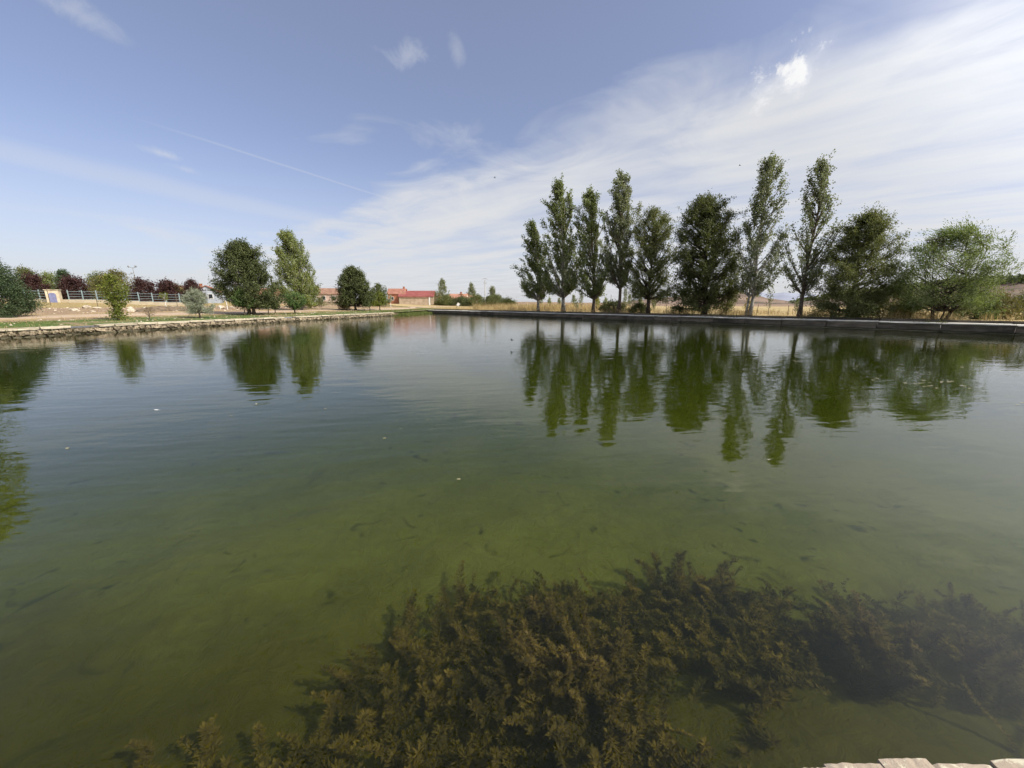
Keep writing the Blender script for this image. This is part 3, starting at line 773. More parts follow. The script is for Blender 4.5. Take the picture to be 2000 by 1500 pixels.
make_tree('holm_oak', 'dark green tree in the village behind the light green small trees', 'tree', -33.3, 95.0, 5.2, 2.9, DOME, 'leaf_oak', 'dark_bark', .12, 34, 4500, .3, .6, .8, .14, (0, 0), (0, 0, 0), .8, 8, .18, 50)
make_tree('clipped_tree', 'tiny ball-shaped tree on a pale trunk before the brick house', 'tree', -29.5, 92.0, 2.75, .62, OVAL, 'leaf_olive', 'whitewash', .5, 14, 900, .13, .6, .7, .06, (0, 0), (0, 0, 0), .3, 6, .07, 51)
# behind the railings
park = 'trees behind the railings'
for args in (('plum_tree', 'purple plum tree behind the railings, leftmost', -87.75, 70, 4.1, 1.75, 'leaf_plum', 61), ('plum_tree', 'purple plum tree behind the railings, right of the small hut', -80.3, 70, 3.95, 1.75, 'leaf_plum', 62),
             ('plum_tree', 'purple plum tree behind the railings by the floodlight masts', -67.5, 70, 3.85, 1.95, 'leaf_plum', 63), ('plum_tree', 'reddish plum tree at the left end of the brown-roofed house', -65.0, 72, 3.8, 1.45, 'leaf_plum', 64),
             ('plum_tree', 'reddish plum tree in front of the red gable house', -62.0, 74, 3.9, 1.4, 'leaf_plum', 65), ('park_tree', 'olive-green tree behind the leftmost plum tree', -95.8, 76, 5.2, 1.7, 'leaf_elm_lit', 66),
             ('park_tree', 'pale green tree behind the small hut', -94.0, 78, 4.6, 1.9, 'leaf_poplar_gold', 67), ('park_tree', 'pointed dark green tree between the two left plum trees', -88.8, 76, 5.1, 1.35, 'leaf_cypress', 68),
             ('park_tree', 'wide mixed green and brown tree behind the yellow-green shrubby tree', -71.1, 69, 5.1, 3.0, 'leaf_mixed', 69), ('park_tree', 'green tree low behind the second plum tree', -83.0, 77, 4.6, 1.8, 'leaf_elm_lit', 70),
             ('park_tree', 'low olive bush right of the floodlight masts', -66.2, 74.5, 3.2, 1.8, 'leaf_mixed', 71), ('park_tree', 'dark green tree filling the gap left of the hut', -99.5, 79, 4.4, 2.0, 'leaf_oak', 72),
             ('park_tree', 'green tree beside the wide mixed tree on its left', -77.2, 73, 4.0, 1.7, 'leaf_elm', 73)):
    n_, lab, x_, y_, h_, r_, lm, sd = args
    make_tree(n_, lab, 'tree', x_, y_, h_*1.08, r_*1.3, CONE if 'pointed' in lab else DOME, lm, 'dark_bark', .05, 40, 6500, .26, .6, .6, .09, (0, 0), (0, 0, .05), .8, 9, .24, sd, group=park)
# village hedge and small poplars
hedge = 'bushes before the village houses'
for lab, x_, y_, h_, r_, lm, sd in (('olive-green bush at the right end of the beige wall', -25.4, 122, 3.2, 3.4, 'leaf_mixed', 81), ('green bush left of the tilted white sign', -20.5, 119, 2.5, 2.8, 'leaf_elm_lit', 82),
        ('dark green bush right above the tilted white sign', -15.5, 118, 2.3, 2.8, 'leaf_oak', 83), ('green bush below the cream gable', -11.2, 118, 2.9, 3.1, 'leaf_elm_lit', 84),
        ('green bush at the foot of the power pole', -7.2, 122, 2.6, 2.4, 'leaf_elm', 85), ('green bush right of the power pole', -4.9, 117, 3.1, 2.2, 'leaf_elm_lit', 86), ('lowest bush, at the right end of the hedge', -1.2, 115, 1.9, 2.3, 'leaf_elm', 87)):
    make_tree('hedge_bush', lab, 'bush', x_, y_, h_*1.1, r_*1.15, DOME, lm, 'bark', .03, 44, 5200, .32, .6, .4, .05, (0, 0), (0, 0, 0), .9, 8, .3, sd, group=hedge)
for lab, x_, h_, r_, sd in (('small poplar behind the orange-roofed house', -27.5, 9.3, 2.1, 91), ('small slim poplar left of the power pole', -15.9, 7.9, 1.5, 92), ('small thin poplar right of the power pole', -7.7, 6.9, 1.3, 93)):
    make_tree('poplar_tree', lab, 'tree', x_, 150, h_, r_*1.5, POPLAR, 'leaf_silver', 'pale_bark', .08, 34, 4000, .36, .65, 1.8, .13, (0, 0), (0, 0, .3), .9, 8, .2, sd, group='small poplars in the village')
# right bank undergrowth
make_tree('bramble_bush', 'low dark bramble at the foot of the slim silvery poplar', 'bush', 14.2, 53.2, 1.35, 2.2, DOME, 'leaf_elm', 'bark', .04, 34, 5200, .17, .6, .4, .05, (0, 0), (0, 0, 0), .6, 9, .12, 101)
make_tree('bramble_bush', 'lower bramble between the slim silvery poplar and the brown-green oval tree', 'bush', 17.0, 50.6, 1.0, 1.5, DOME, 'leaf_elm', 'bark', .04, 26, 3200, .17, .6, .4, .05, (0, 0), (0, 0, 0), .5, 8, .12, 102)
for lab, x_, y_, h_, r_, lm, sd in (('green shrub below the right side of the wind-combed dark tree', 32.6, 34.4, 1.9, 1.0, 'leaf_elm', 103), ('low shrub just left of the willow stems', 34.9, 33.4, 1.2, 1.2, 'leaf_mixed', 104),
        ('leafy shrub under the right half of the willow', 37.2, 30.2, 1.7, 1.3, 'leaf_willow', 105), ('brown-green shrub right of the willow', 39.0, 30.2, 1.6, 1.2, 'leaf_mixed', 106),
        ('dark shrub at the right edge of the frame', 41.6, 30.2, 1.9, 1.5, 'leaf_elm_lit', 107), ('pale shrub far behind the willow', 48.5, 40.5, 3.2, 2.6, 'leaf_elm_lit', 108), ('grey-green shrub behind the willow on its left', 41.5, 40.5, 2.4, 2.2, 'leaf_mixed', 109)):
    make_tree('bank_shrub', lab, 'bush', x_, y_, h_*1.15, r_, DOME, lm, 'bark', .05, 34, 4800, .15, .45, .5, .05, (0, 0), (-.2, 0, 0), .55, 9, .12, sd, group='shrubs at the right end of the bank')
sap = 'saplings along the wire fence'
for i, (x_, y_, h_, lab) in enumerate(((27.9, 41.0, 3.2, 'tall thin sapling right of the tallest poplar'), (24.6, 45.5, 1.7, 'short sapling behind the slender young tree'), (29.2, 38.6, 1.5, 'short sapling left of the rightmost poplar'), (19.3, 51.5, 1.8, 'thin sapling just right of the brown-green oval tree'),
        (26.9, 43.0, 1.9, 'yellowing sapling behind the tallest poplar'), (13.1, 58.5, 2.4, 'yellowing sapling behind the third poplar'), (10.4, 61.0, 2.0, 'thin sapling between the second and third poplar'), (17.6, 55.0, 3.8, 'taller sapling behind the brambles'))):
    make_tree('sapling', lab, 'tree', x_, y_, h_, .38, OVAL, 'leaf_yellow' if 'yellow' in lab else 'leaf_silver', 'bark', .3, 12, 420, .13, .6, 1.2, .025, (0, 0), (-.1, 0, .2), .3, 6, .06, 111+i, group=sap)
FARP = ['far young poplar showing left of the second poplar trunk', 'far young poplar close behind the second poplar trunk', 'far young poplar just right of the second poplar trunk', 'far young poplar midway between second and third poplar trunks',
        'far young poplar just left of the third poplar trunk', 'far young poplar just right of the third poplar trunk', 'far young poplar midway between third poplar and brambles', 'far young poplar above the left end of the brambles',
        'far young poplar above the middle of the brambles', 'far young poplar just left of the brown-green oval tree trunk', 'far young poplar right of the brown-green oval tree trunk']
for i in range(11):
    x_ = 10.5 + i*2.9 + rnd.uniform(-.8, .8); y_ = 118 + rnd.uniform(-10, 14)
    make_tree('young_poplar', FARP[i], 'tree', x_, y_, rnd.uniform(2.6, 5.2), .85, SPIRE, rnd.choice(('leaf_silver', 'leaf_poplar_gold', 'leaf_poplar')), 'pale_bark', .08, 18, 900, .26, .6, 1.8, .05, (0, 0), (-.2, 0, .3), .6, 6, .12, 131+i, group='young poplars far off in the field')

# ------------------------------------------------------------------ grasses
def blades(name, label, cat, P, hmin, hmax, w, matn, seed, bend=.35, wind=(-.25, 0), parent=None):
    rs = np.random.RandomState(seed); n = len(P)
    h_ = rs.uniform(hmin, hmax, (n, 1)); a_ = rs.uniform(0, 2*np.pi, n)
    side = np.column_stack([np.cos(a_), np.sin(a_), np.zeros(n)])*w*rs.uniform(.6, 1.3, (n, 1))
    lean_ = np.column_stack([rs.normal(size=n)*bend+wind[0], rs.normal(size=n)*bend+wind[1], np.ones(n)])
    lean_ /= np.linalg.norm(lean_, axis=1, keepdims=True)
    top = P + lean_*h_; midp = P + (lean_*.5 + np.array([0, 0, .08]))*h_
    V = np.stack([P-side*.5, P+side*.5, midp+side*.4, top, midp-side*.4], axis=1).reshape(-1, 3)
    b_ = np.arange(n)[:, None]*5
    F1 = np.concatenate([b_+np.array([0, 1, 2, 4])], 1)
    F2 = np.concatenate([b_+np.array([4, 2, 3, 3])], 1)
    me = bpy.data.meshes.new(name)
    tri = np.concatenate([b_+np.array([0, 1, 2]), b_+np.array([0, 2, 4]), b_+np.array([4, 2, 3])])
    me = np_mesh(name, V, tri, MATS[matn])
    o = link(name, me, parent)
    if parent is None: tag(o, label, cat, None, 'stuff')
    else: o['kind'] = 'stuff'
    return o
rs = np.random.RandomState(5)
def strip_right(n, d0, d1, s0, s1, clump=0.0):
    """points behind the concrete wall: s along the wall from its near right end, d away from it"""
    s_ = rs.uniform(s0, s1, n); d_ = d0 + (d1-d0)*rs.uniform(0, 1, n)**1.5
    if clump:
        keep = (np.sin(s_*.9)+np.sin(s_*2.3+1)+np.sin(d_*1.7+s_*.4)+rs.normal(size=n)*.8) > clump
        s_, d_ = s_[keep], d_[keep]
    x_ = r0.x + RT.x*s_ + RN.x*d_; y_ = r0.y + RT.y*s_ + RN.y*d_
    return np.column_stack([x_, y_, terr(x_, y_)-.01])
blades('dry_grass', 'tall straw-coloured dry grass behind the concrete wall', 'grass', strip_right(34000, 2.8, 18, 20, 112, .35), .35, .95, .022, 'blade_dry', 1)
blades('dry_reeds', 'thick pale dry reeds beyond the far corner of the pond', 'grass', strip_right(12000, 6, 34, 78, 100, .1), .8, 1.7, .035, 'blade_dry', 2)
blades('verge_grass', 'short dull green grass along the top of the concrete wall', 'grass', strip_right(16000, 1.0, 3.2, 20, 108), .05, .2, .014, 'blade_dark', 3)
lw = strip_right(5200, -.02, 1.95, 20, 106, 1.3); dd_ = RN.x*lw[:, 0]+RN.y*lw[:, 1]-RD
lw[:, 2] = np.where(dd_ < .06, .35, .63)
blades('ledge_weeds', 'dry weeds sprouting from the joints of the concrete ledge', 'weeds', lw, .08, .34, .03, 'blade_dark', 8, .5)
def strip_left(n, d0, d1, s0, s1, clump=0.0, ph=0.0):
    s_ = rs.uniform(s0, s1, n); d_ = rs.uniform(d0, d1, n)
    if clump:
        keep = (np.sin(s_*.8+ph)+np.sin(s_*1.9+1+ph)+np.sin(d_*1.3+s_*.5)+rs.normal(size=n)*.6) > clump
        s_, d_ = s_[keep], d_[keep]
    x_ = A0.x + LT.x*s_ + LN.x*d_; y_ = A0.y + LT.y*s_ + LN.y*d_
    return np.column_stack([x_, y_, terr(x_, y_)-.01])
blades('turf', 'patchy short green turf along the left stone wall', 'grass', strip_left(30000, .45, 8.0, -3, 46, 1.0), .04, .16, .018, 'blade_green', 4)
blades('dry_turf', 'sparse straw-coloured dry grass over the left bank', 'grass', strip_left(26000, .5, 50, -6, 75, .2, 2.0), .06, .26, .022, 'blade_dry', 5)
wp_ = strip_left(2600, -.10, .02, -1, 41, .6, .7); wp_[:, 2] = rs.uniform(.05, .40, len(wp_))
blades('wall_weeds', 'small dull weeds growing from the joints of the stone wall', 'weeds', wp_, .08, .26, .03, 'blade_dark', 6, .5)
cx_ = rs.uniform(-21.5, -14.8, 7000); cy_ = rs.uniform(61, 81, 7000)
cor = np.column_stack([cx_, cy_, np.full(7000, .02)])
dq = (cx_+19.5)*(-17.1) + (cy_-62.1)*2.1            # side of the line from the wall end to the far wall
keep = (dq > -26) & (RN.x*cx_+RN.y*cy_ < RD+1.0)
cor = cor[keep]; cor[:, 2] = np.maximum(-.05, np.minimum(.45, dq[keep]/17.2*.25+.05))
blades('corner_reeds', 'dark green rushes in the far corner of the pond between the two walls', 'grass', cor, .2, .55, .05, 'blade_green', 7)
tv = [(-21.6, 61.6, .56), (-18.6, 61.3, -.35), (-17.2, 70, -.35), (-16.2, 79.6, -.35), (-18.4, 81.5, .58), (-20.6, 70, .5)]
link('grassy_corner', py_mesh('grassy_corner', tv, [(0, 1, 2, 5), (5, 2, 3, 4)], MATS['ground'], True))['kind'] = 'structure'

# ------------------------------------------------------------------ water weeds on the bed near the ledge
rs = np.random.RandomState(77)
poly = np.array([(-2.1, 1.2), (-1.95, 1.85), (-1.65, 1.7), (-1.1, 2.05), (-1.05, 2.6), (-.3, 3.05), (.5, 3.25), (1.6, 3.3), (2.6, 3.15), (3.9, 3.0), (5.2, 2.6), (5.2, 2.0), (3.3, 2.05), (2.2, 2.25), (1.55, 1.9), (1.1, 1.45), (.9, 1.15)])
def inside(p):
    x_, y_ = p[:, 0], p[:, 1]; r_ = np.zeros(len(p), bool); j = len(poly)-1
    for i in range(len(poly)):
        xi, yi = poly[i]; xj, yj = poly[j]
        c_ = ((yi > y_) != (yj > y_)) & (x_ < (xj-xi)*(y_-yi)/(yj-yi+1e-12)+xi)
        r_ ^= c_; j = i
    return r_
cand = np.column_stack([rs.uniform(-2.7, 5.3, 5200), rs.uniform(1.1, 3.6, 5200)])
cand = cand[inside(cand)]
# loose outliers round the bed's edge
cand = np.concatenate([cand, cand[rs.randint(0, len(cand), 120)] + rs.normal(size=(120, 2))*.22])
cand = cand[cand[:, 1] > 1.1]; rs.shuffle(cand)
cl = np.sin(cand[:, 0]*3.1+1)+np.sin(cand[:, 1]*4.3+cand[:, 0]*1.7)+np.sin(cand[:, 0]*7.1-cand[:, 1]*5)
cand = cand[(cl + rs.normal(size=len(cand))*.6) > -1.1][:1000]
PV, PF = [], []
base_i = 0
for cx0, cy0 in cand:
    tall = .30 + .34*max(0, math.sin(cx0*2.3+.8)*math.cos(cy0*2.9)) + rs.uniform(-.1, .16)
    tall *= 1.0 - .42*min(1, max(0, (cy0-2.2)/.8))
    if cx0 < -1.2: tall *= .75
    zb = -.92; nw = int(tall/.015)
    t_ = np.linspace(.12, 1, nw)
    lx, ly = rs.normal(size=2)*.17
    stem = np.column_stack([cx0+lx*t_**1.5+.02*np.sin(t_*9+cx0*5), cy0+ly*t_**1.5+.02*np.cos(t_*8), zb+tall*t_])
    rad = (.026+.036*np.sin(np.pi*np.clip(t_*.9+.05, 0, 1)))*rs.uniform(.5, 1.5)
    m_ = 12
    a_ = rs.uniform(0, 2*np.pi, (nw, m_)); el_ = rs.uniform(.1, .9, (nw, m_))
    d_ = np.stack([np.cos(a_)*np.cos(el_), np.sin(a_)*np.cos(el_), np.sin(el_)], -1)
    L_ = rad[:, None, None]*rs.uniform(.6, 1.2, (nw, m_, 1))
    side_ = np.stack([-np.sin(a_), np.cos(a_), np.zeros_like(a_)], -1)*.0048*rs.uniform(.6, 1.5, (nw, m_, 1))
    c0 = stem[:, None, :]
    V = np.stack([c0+d_*L_*.1, c0+d_*L_*.6+side_, c0+d_*L_, c0+d_*L_*.6-side_], 2).reshape(-1, 3)
    PV.append(V); PF.append(np.arange(len(V)).reshape(-1, 4)+base_i); base_i += len(V)
ww = link('water_weeds', np_mesh('water_weeds', np.concatenate(PV), np.concatenate(PF), MATS['water_weed']))
tag(ww, 'brown feathery weed bed under the clear water near the ledge', 'water weeds', None, 'stuff')
# floating things
fm = MB()
fm.poly([(0, -.09, .012), (.035, -.05, .02), (.04, .02, .03), (.015, .09, .05), (-.02, .03, .03), (-.02, -.05, .018)])
fm.tube([(0, -.12, .01), (0, 0, .024), (.01, .1, .055)], [.004, .003, .001], 4)
f_ = fm.build('feather', MATS['feather'], None, False, (-6.95, 6.95, .0)); f_.rotation_euler = (0, 0, 1.9); f_.scale = (.45, .45, .45)
tag(f_, 'single white feather floating on the left half of the water', 'feather')
def fleck(name, label, x_, y_, s_, group=None):
    n_ = 7; v_ = [(math.cos(k*2*math.pi/n_)*s_*rnd.uniform(.5, 1.1), math.sin(k*2*math.pi/n_)*s_*.6*rnd.uniform(.5, 1.1), .006+rnd.uniform(0, .01)) for k in range(n_)]
    o_ = MB().poly(v_).build(name, MATS['algae_fleck'], None, False, (x_, y_, 0)); o_.rotation_euler = (0, 0, rnd.uniform(0, 6))
    return tag(o_, label, 'leaf', group)
fleck('floating_leaf', 'tiny pale leaf floating right of the white feather', -5.3, 7.4, .03)
fleck('floating_leaf', 'tiny pale leaf floating below and left of the white feather', -6.4, 5.0, .025)
av, af = [], []
for k in range(420):
    u_ = rnd.gauss(0, 1); x_ = 13.5 + rnd.uniform(-4.0, 6.0); y_ = 10.2 + rnd.uniform(-3.2, 4.2) - (x_-13.5)*.1
    if math.sin(x_*1.3)+math.sin(y_*2.1+x_*.6)+rnd.gauss(0, .5) < .7: continue
    s_ = rnd.uniform(.012, .05); b_ = len(av); n_ = 5
    for j in range(n_): av.append((x_+math.cos(j*1.2566)*s_*rnd.uniform(.7, 1.8), y_+math.sin(j*1.2566)*s_*.7*rnd.uniform(.6, 1.2), .005))
    af.append(tuple(range(b_, b_+n_)))
for k in range(26):
    y_ = rnd.uniform(4, 24); x_ = rnd.uniform(-1.2, 1.0)*y_; s_ = rnd.uniform(.008, .025); b_ = len(av)
    for j in range(5): av.append((x_+math.cos(j*1.2566)*s_*rnd.uniform(.7, 1.8), y_+math.sin(j*1.2566)*s_*.7*rnd.uniform(.6, 1.2), .005))
    af.append(tuple(range(b_, b_+5)))
tag(link('algae_flecks', py_mesh('algae_flecks', av, af, MATS['algae_fleck'])), 'scattered brown flecks floating on the water, thickest at the right', 'algae', None, 'stuff')

# ------------------------------------------------------------------ birds (swallows)
def bird(label, loc, rz, flap, bank, s_=1.0):
    mb = MB()
    body = [(-.085, 0, 0), (-.06, 0, .002), (-.02, 0, .004), (.025, 0, .004), (.055, 0, .004), (.075, 0, .002), (.088, 0, 0)]
    mb.tube(body, [.003, .010, .017, .017, .013, .009, .002], 8)
    for sg in (-1, 1):
        z1, z2 = .06*flap, .11*flap
        mb.poly([(.035, sg*.012, .008), (.045, sg*.08, z1), (-.005, sg*.17, z2), (-.012, sg*.165, z2), (.005, sg*.08, z1-.003), (-.018, sg*.012, .004)])
        mb.poly([(.035, sg*.012, .003), (-.018, sg*.012, -.001), (.005, sg*.08, z1-.007), (-.012, sg*.165, z2-.002), (-.005, sg*.17, z2-.002), (.045, sg*.08, z1-.005)])
        mb.poly([(-.07, 0, .002), (-.08, sg*.006, .003), (-.145, sg*.03, .004), (-.10, sg*.003, .002)])
    o_ = mb.build('swallow', MATS['bird_dark'], None, False, loc)
    o_.rotation_euler = (bank, 0, rz); o_.scale = (s_,)*3
    return tag(o_, label, 'bird', 'swallows over the pond')
bird('swallow gliding high in the middle of the sky', (-1.28, 30.0, 11.1), .15, .5, .75)
bird('swallow flying just left of the tallest poplar top', (16.2, 29.0, 11.6), 2.6, .8, -.4, .9)
bird('swallow skimming the water left of the poplar reflections', (0.0, 18.0, .28), 2.9, .7, .2)
bird('swallow skimming the far water below the second poplar', (5.9, 42.0, .35), 1.7, 1.0, .3, 1.1)
bird('swallow low over the water below the third poplar', (7.6, 31.0, .25), 2.0, 1.0, -.3)
bird('swallow low over the near water at the centre right', (2.05, 4.2, .25), 1.2, .7, .2, .25)

# ------------------------------------------------------------------ hills beyond the fields
def ridge(name, az0, az1, dist, prof_pts, depth, matn, seed, n=120):
    rs_ = np.random.RandomState(seed); v_, f_ = [], []
    az_ = np.linspace(R(az0), R(az1), n); hp = np.interp(np.degrees(az_), [p[0] for p in prof_pts], [p[1] for p in prof_pts])
    hp = hp*(1+.05*np.sin(az_*60)+.04*np.sin(az_*143+1))
    rows_ = np.linspace(-1, 1, 13)
    for r_ in rows_:
        fall = (math.cos(r_*math.pi)*.5+.5)**.8
        for a_, h_ in zip(az_, hp):
            dd = dist + r_*depth
            v_.append((math.sin(a_)*dd, math.cos(a_)*dd, .6 + h_*fall + (rs_.uniform(-.3, .3)*fall)))
    for r_ in range(12):
        for i in range(n-1): f_.append((r_*n+i, r_*n+i+1, (r_+1)*n+i+1, (r_+1)*n+i))
    o_ = link(name, py_mesh(name, v_, f_, MATS[matn], True)); o_['kind'] = 'structure'
    return az_, hp
m, gg = new_mat('hill')
pos = gg.node('ShaderNodeNewGeometry').outputs['Position']
n1 = gg.noise(pos, .012, 5, .6, .5); n2 = gg.noise(gg.vmul(pos, (1, 1, 6)), .05, 5, .65)
col = gg.mix(gg.ss(n1, .4, .62), (.13, .088, .062), (.22, .155, .11))
col = gg.mix(gg.ss(n2, .52, .66), col, (.035, .04, .02))
finish(m, gg, col, .95)
mottled('far_hill', (.25, .27, .33), (.30, .32, .38), .01)  # blue of the distant haze is mixed into the hill colour
ridge('hill', 12, 46, 620, ((12, 1), (17, 4), (22, 10), (27, 14), (31, 14.5), (34, 8.5), (36, 4), (38, 6), (41, 7), (46, 2)), 260, 'hill', 1)
ridge('hill', 36, 80, 480, ((36, 0), (40, 7), (43, 10.5), (46, 14), (50, 16.5), (54, 18), (60, 18), (70, 16), (80, 10)), 220, 'hill', 2)
ridge('hill', 28, 42, 2600, ((28, 5), (33, 60), (36, 58), (39, 40), (42, 10)), 500, 'far_hill', 3, 40)
# woods on the ridge, far enough to read as one mass
PV, PF, b_ = [], [], 0
rs = np.random.RandomState(3)
for az_a, az_b, dist, hfun, cnt in ((36.5, 43, 470, lambda a_: np.interp(a_, (36, 40, 43), (0, 7, 10.5)), 60), (41, 76, 455, lambda a_: np.interp(a_, (40, 43, 46, 50, 54, 60, 76), (7, 10.5, 14, 16.5, 18, 18, 13)), 360), (22, 33, 600, lambda a_: np.interp(a_, (22, 27, 31, 33), (10, 14, 14.5, 10.5)), 24)):
    for k in range(cnt):
        a_ = rs.uniform(az_a, az_b); d_ = dist + rs.uniform(-60, 20); 
        fall = (math.cos((d_-(dist+(10 if dist < 471 else 20)))/220*math.pi)*.5+.5)**.8
        z_ = hfun(a_)*fall
        n_ = 60; c_ = np.array([math.sin(R(a_))*d_, math.cos(R(a_))*d_, z_+1.2])
        P = c_ + rs.normal(size=(n_, 3))*np.array([2.6, 2.6, 1.3])
        V, F_ = leaf_quads(rs, P, np.zeros((n_, 3)), 2.0, .7, 0, .5)
        PV.append(V); PF.append(F_+b_); b_ += len(V)
tag(link('hill_scrub', np_mesh('hill_scrub', np.concatenate(PV), np.concatenate(PF), MATS['leaf_oak'])), 'dark scrub woodland over the hills on the right', 'woodland', None, 'stuff')

# ------------------------------------------------------------------ wire fence behind the concrete wall
fence = empty('wire_fence', (r0.x, r0.y, .8), rrot)
tag(fence, 'thin wire fence on wooden posts between the trees and the dry field', 'fence')
post_me = MB().tube([(0, 0, -.1), (0, 0, .6), (.01, 0, 1.15)], [.035, .033, .028], 6).build('post', MATS['post_wood'], fence).data
bpy.data.objects.remove(bpy.data.objects['post'])
xs = []
x = 22.0
while x < 84:
    xs.append(x)
    link('post', post_me, fence, (x, -9.0+rnd.uniform(-.1, .1), 0), (rnd.uniform(-.07, .07), rnd.uniform(-.07, .07), 0), (1, 1, rnd.uniform(.85, 1.1)))
    x += rnd.uniform(2.4, 3.2)
for h_ in (.35, .65, .95):
    mb = MB()
    pts = []
    for a_, b_ in zip(xs[:-1], xs[1:]):
        pts += [(a_, -9.0, h_), ((a_+b_)/2, -9.0, h_-.03)]
    mb.tube(pts, [.006]*len(pts), 4); mb.build('wire', MATS['steel'], fence)

# ------------------------------------------------------------------ rocks, mound
rock_me = []
for i in range(6):
    rs2 = random.Random(200+i); bm = bmesh.new(); bmesh.ops.create_icosphere(bm, subdivisions=1, radius=.5)
    for v in bm.verts: v.co *= rs2.uniform(.72, 1.12); v.co.z *= .7
    me = bpy.data.meshes.new('rock'); bm.to_mesh(me); bm.free(); me.materials.append(MATS['rock']); rock_me.append(me)
for i in range(110):
    s_ = rnd.uniform(-6, 46); d_ = rnd.gauss(21.5, 2.4)
    p = A0 + LT*s_ + LN*d_
    if i < 12: p = A0 + LT*rnd.uniform(-6, 4) + LN*rnd.uniform(18, 24)
    sz = rnd.choice((.2, .25, .3, .35, .45, .6, .8, 1.0)) * rnd.uniform(.8, 1.2)
    o_ = link('rock', rnd.choice(rock_me), None, (p.x, p.y, tz(p.x, p.y)+sz*.10), (rnd.uniform(-.3, .3), rnd.uniform(-.3, .3), rnd.uniform(0, 6)), (sz*1.3, sz, sz*.8))
    tag(o_, 'pale rock lying on the stony slope above the dirt track', 'rock', 'rocks on the slope above the dirt track')
pv, pf = [], []
for i in range(900):
    p = A0 + LT*rnd.uniform(-6, 60) + LN*(rnd.gauss(22, 3) if i % 3 else rnd.uniform(1, 9)); s_ = rnd.uniform(.03, .09); b_ = len(pv); z_ = tz(p.x, p.y)
    for dx_, dy_, dz_ in ((-1, -.8, 0), (1, -.7, 0), (.9, .8, 0), (-.8, .9, 0), (.1, 0, 1.0)):
        pv.append((p.x+dx_*s_, p.y+dy_*s_, z_-.01+dz_*s_*rnd.uniform(.8, 1.3)))
    pf += [(b_, b_+1, b_+4), (b_+1, b_+2, b_+4), (b_+2, b_+3, b_+4), (b_+3, b_, b_+4)]
tag(link('pebbles', py_mesh('pebbles', pv, pf, MATS['rock'])), 'small pale stones strewn over the left bank', 'pebbles', None, 'stuff')
mv, mf = [], []
for i in range(21):
    for j in range(11):
        u_, v_ = i/10-1, j/5-1
        p = Vector((-42.5, 46.6)) + LT*(u_*3.6) + LN*(v_*1.2)
        h_ = .62*max(0, 1-u_*u_)**.7*max(0, 1-v_*v_)*rnd.uniform(.85, 1.1)
        mv.append((p.x, p.y, tz(p.x, p.y)-.03+h_))
for i in range(20):
    for j in range(10): mf.append((i*11+j, i*11+j+1, (i+1)*11+j+1, (i+1)*11+j))
tag(link('earth_mound', py_mesh('earth_mound', mv, mf, MATS['mound_soil'], True)), 'low dark heap of earth on the slope left of the olive tree', 'mound')

# ------------------------------------------------------------------ railings, hut, masts on the left
F0, F1 = Vector((-90.0, 62.6)), Vector((-56.0, 66.6))
fd = (F1-F0); FL = fd.length; fr = math.atan2(fd.y, fd.x)
rail = empty('railing_fence', (F0.x, F0.y, 0), fr)
tag(rail, 'pale blue-grey metal railing on a low whitish wall at the park edge', 'fence')
npan = 16; pw = FL/npan
pan = MB()
for h_ in (.10, .52, .94, 1.36): pan.box((pw/2, 0, h_), (pw*.96, .035, .055))
pan_me = py_mesh('panel', pan.v, pan.f, MATS['fence_paint'])
post2 = MB().box((0, 0, .80), (.11, .09, 1.7)).box((0, 0, 1.66), (.14, .12, .04)); post2_me = py_mesh('post', post2.v, post2.f, MATS['fence_paint'])
lowb = stone_mesh('base_wall', MATS['plaster_cream'], 2, .02, 90)
for i in range(npan):
    p = F0 + fd*((i)/npan); z_ = tz(p.x, p.y)
    if not (pw*i < 13.2 < pw*(i+1)) :
        link('panel', pan_me, rail, (pw*i, 0, z_+.48), (0, 0, 0))
    link('post', post2_me, rail, (pw*i, 0, z_+.42))
    link('base_wall', lowb, rail, (pw*(i+.5), -.02, z_+.15), None, (pw*.99, .28, .72))
hut = empty('utility_hut', (-76.6, 63.55, tz(-76.6, 63.55)), .55)
tag(hut, 'small cream hut with arched blue door set in the railing', 'hut')
hb = MB().box((0, 0, .98), (1.5, 1.0, 2.1)); hb.build('wall', MATS['plaster_cream'], hut)
MB().box((0, 0, 2.08), (1.7, 1.2, .10)).build('roof', MATS['coping'], hut)
dm = MB()
arch = [(-.42, -.55, 0), (.42, -.55, 0), (.42, -.55, 1.35)] + [(.42*math.cos(a_), -.55, 1.35+.25*math.sin(a_)) for a_ in np.linspace(.4, 2.74, 5)] + [(-.42, -.55, 1.35)]
back_ = [(p[0], -.49, p[2]) for p in arch]
dm.poly(arch); b_ = len(dm.v); dm.v += [Vector(p) for p in back_]
for k in range(len(arch)): dm.f.append((k, b_+k, b_+(k+1) % len(arch), (k+1) % len(arch)))
d_ = dm.build('door', MATS['door_blue'], hut)
MB().box((.30, -.57, .75), (.05, .05, .14)).build('handle', MATS['steel'], d_)
def mast(label, x_, y_, h_):
    e_ = empty('floodlight_mast', (x_, y_, tz(x_, y_)-.05)); tag(e_, label, 'floodlight', 'floodlight masts behind the railing')
    MB().tube([(0, 0, 0), (0, 0, h_*.5), (0, 0, h_)], [.11, .085, .06], 8).build('pole', MATS['steel'], e_)
    MB().tube([(-.75, 0, h_+.12), (-.6, 0, h_), (0, 0, h_-.05), (.6, 0, h_), (.75, 0, h_+.12)], [.04]*5, 6).build('crossarm', MATS['steel'], e_)
    for sg in (-1, 1):
        lm = MB().box((sg*.78, -.1, h_+.22), (.34, .22, .30), Matrix.Rotation(sg*.5, 3, 'Y')); lm.build('lamp_head', MATS['steel'], e_)
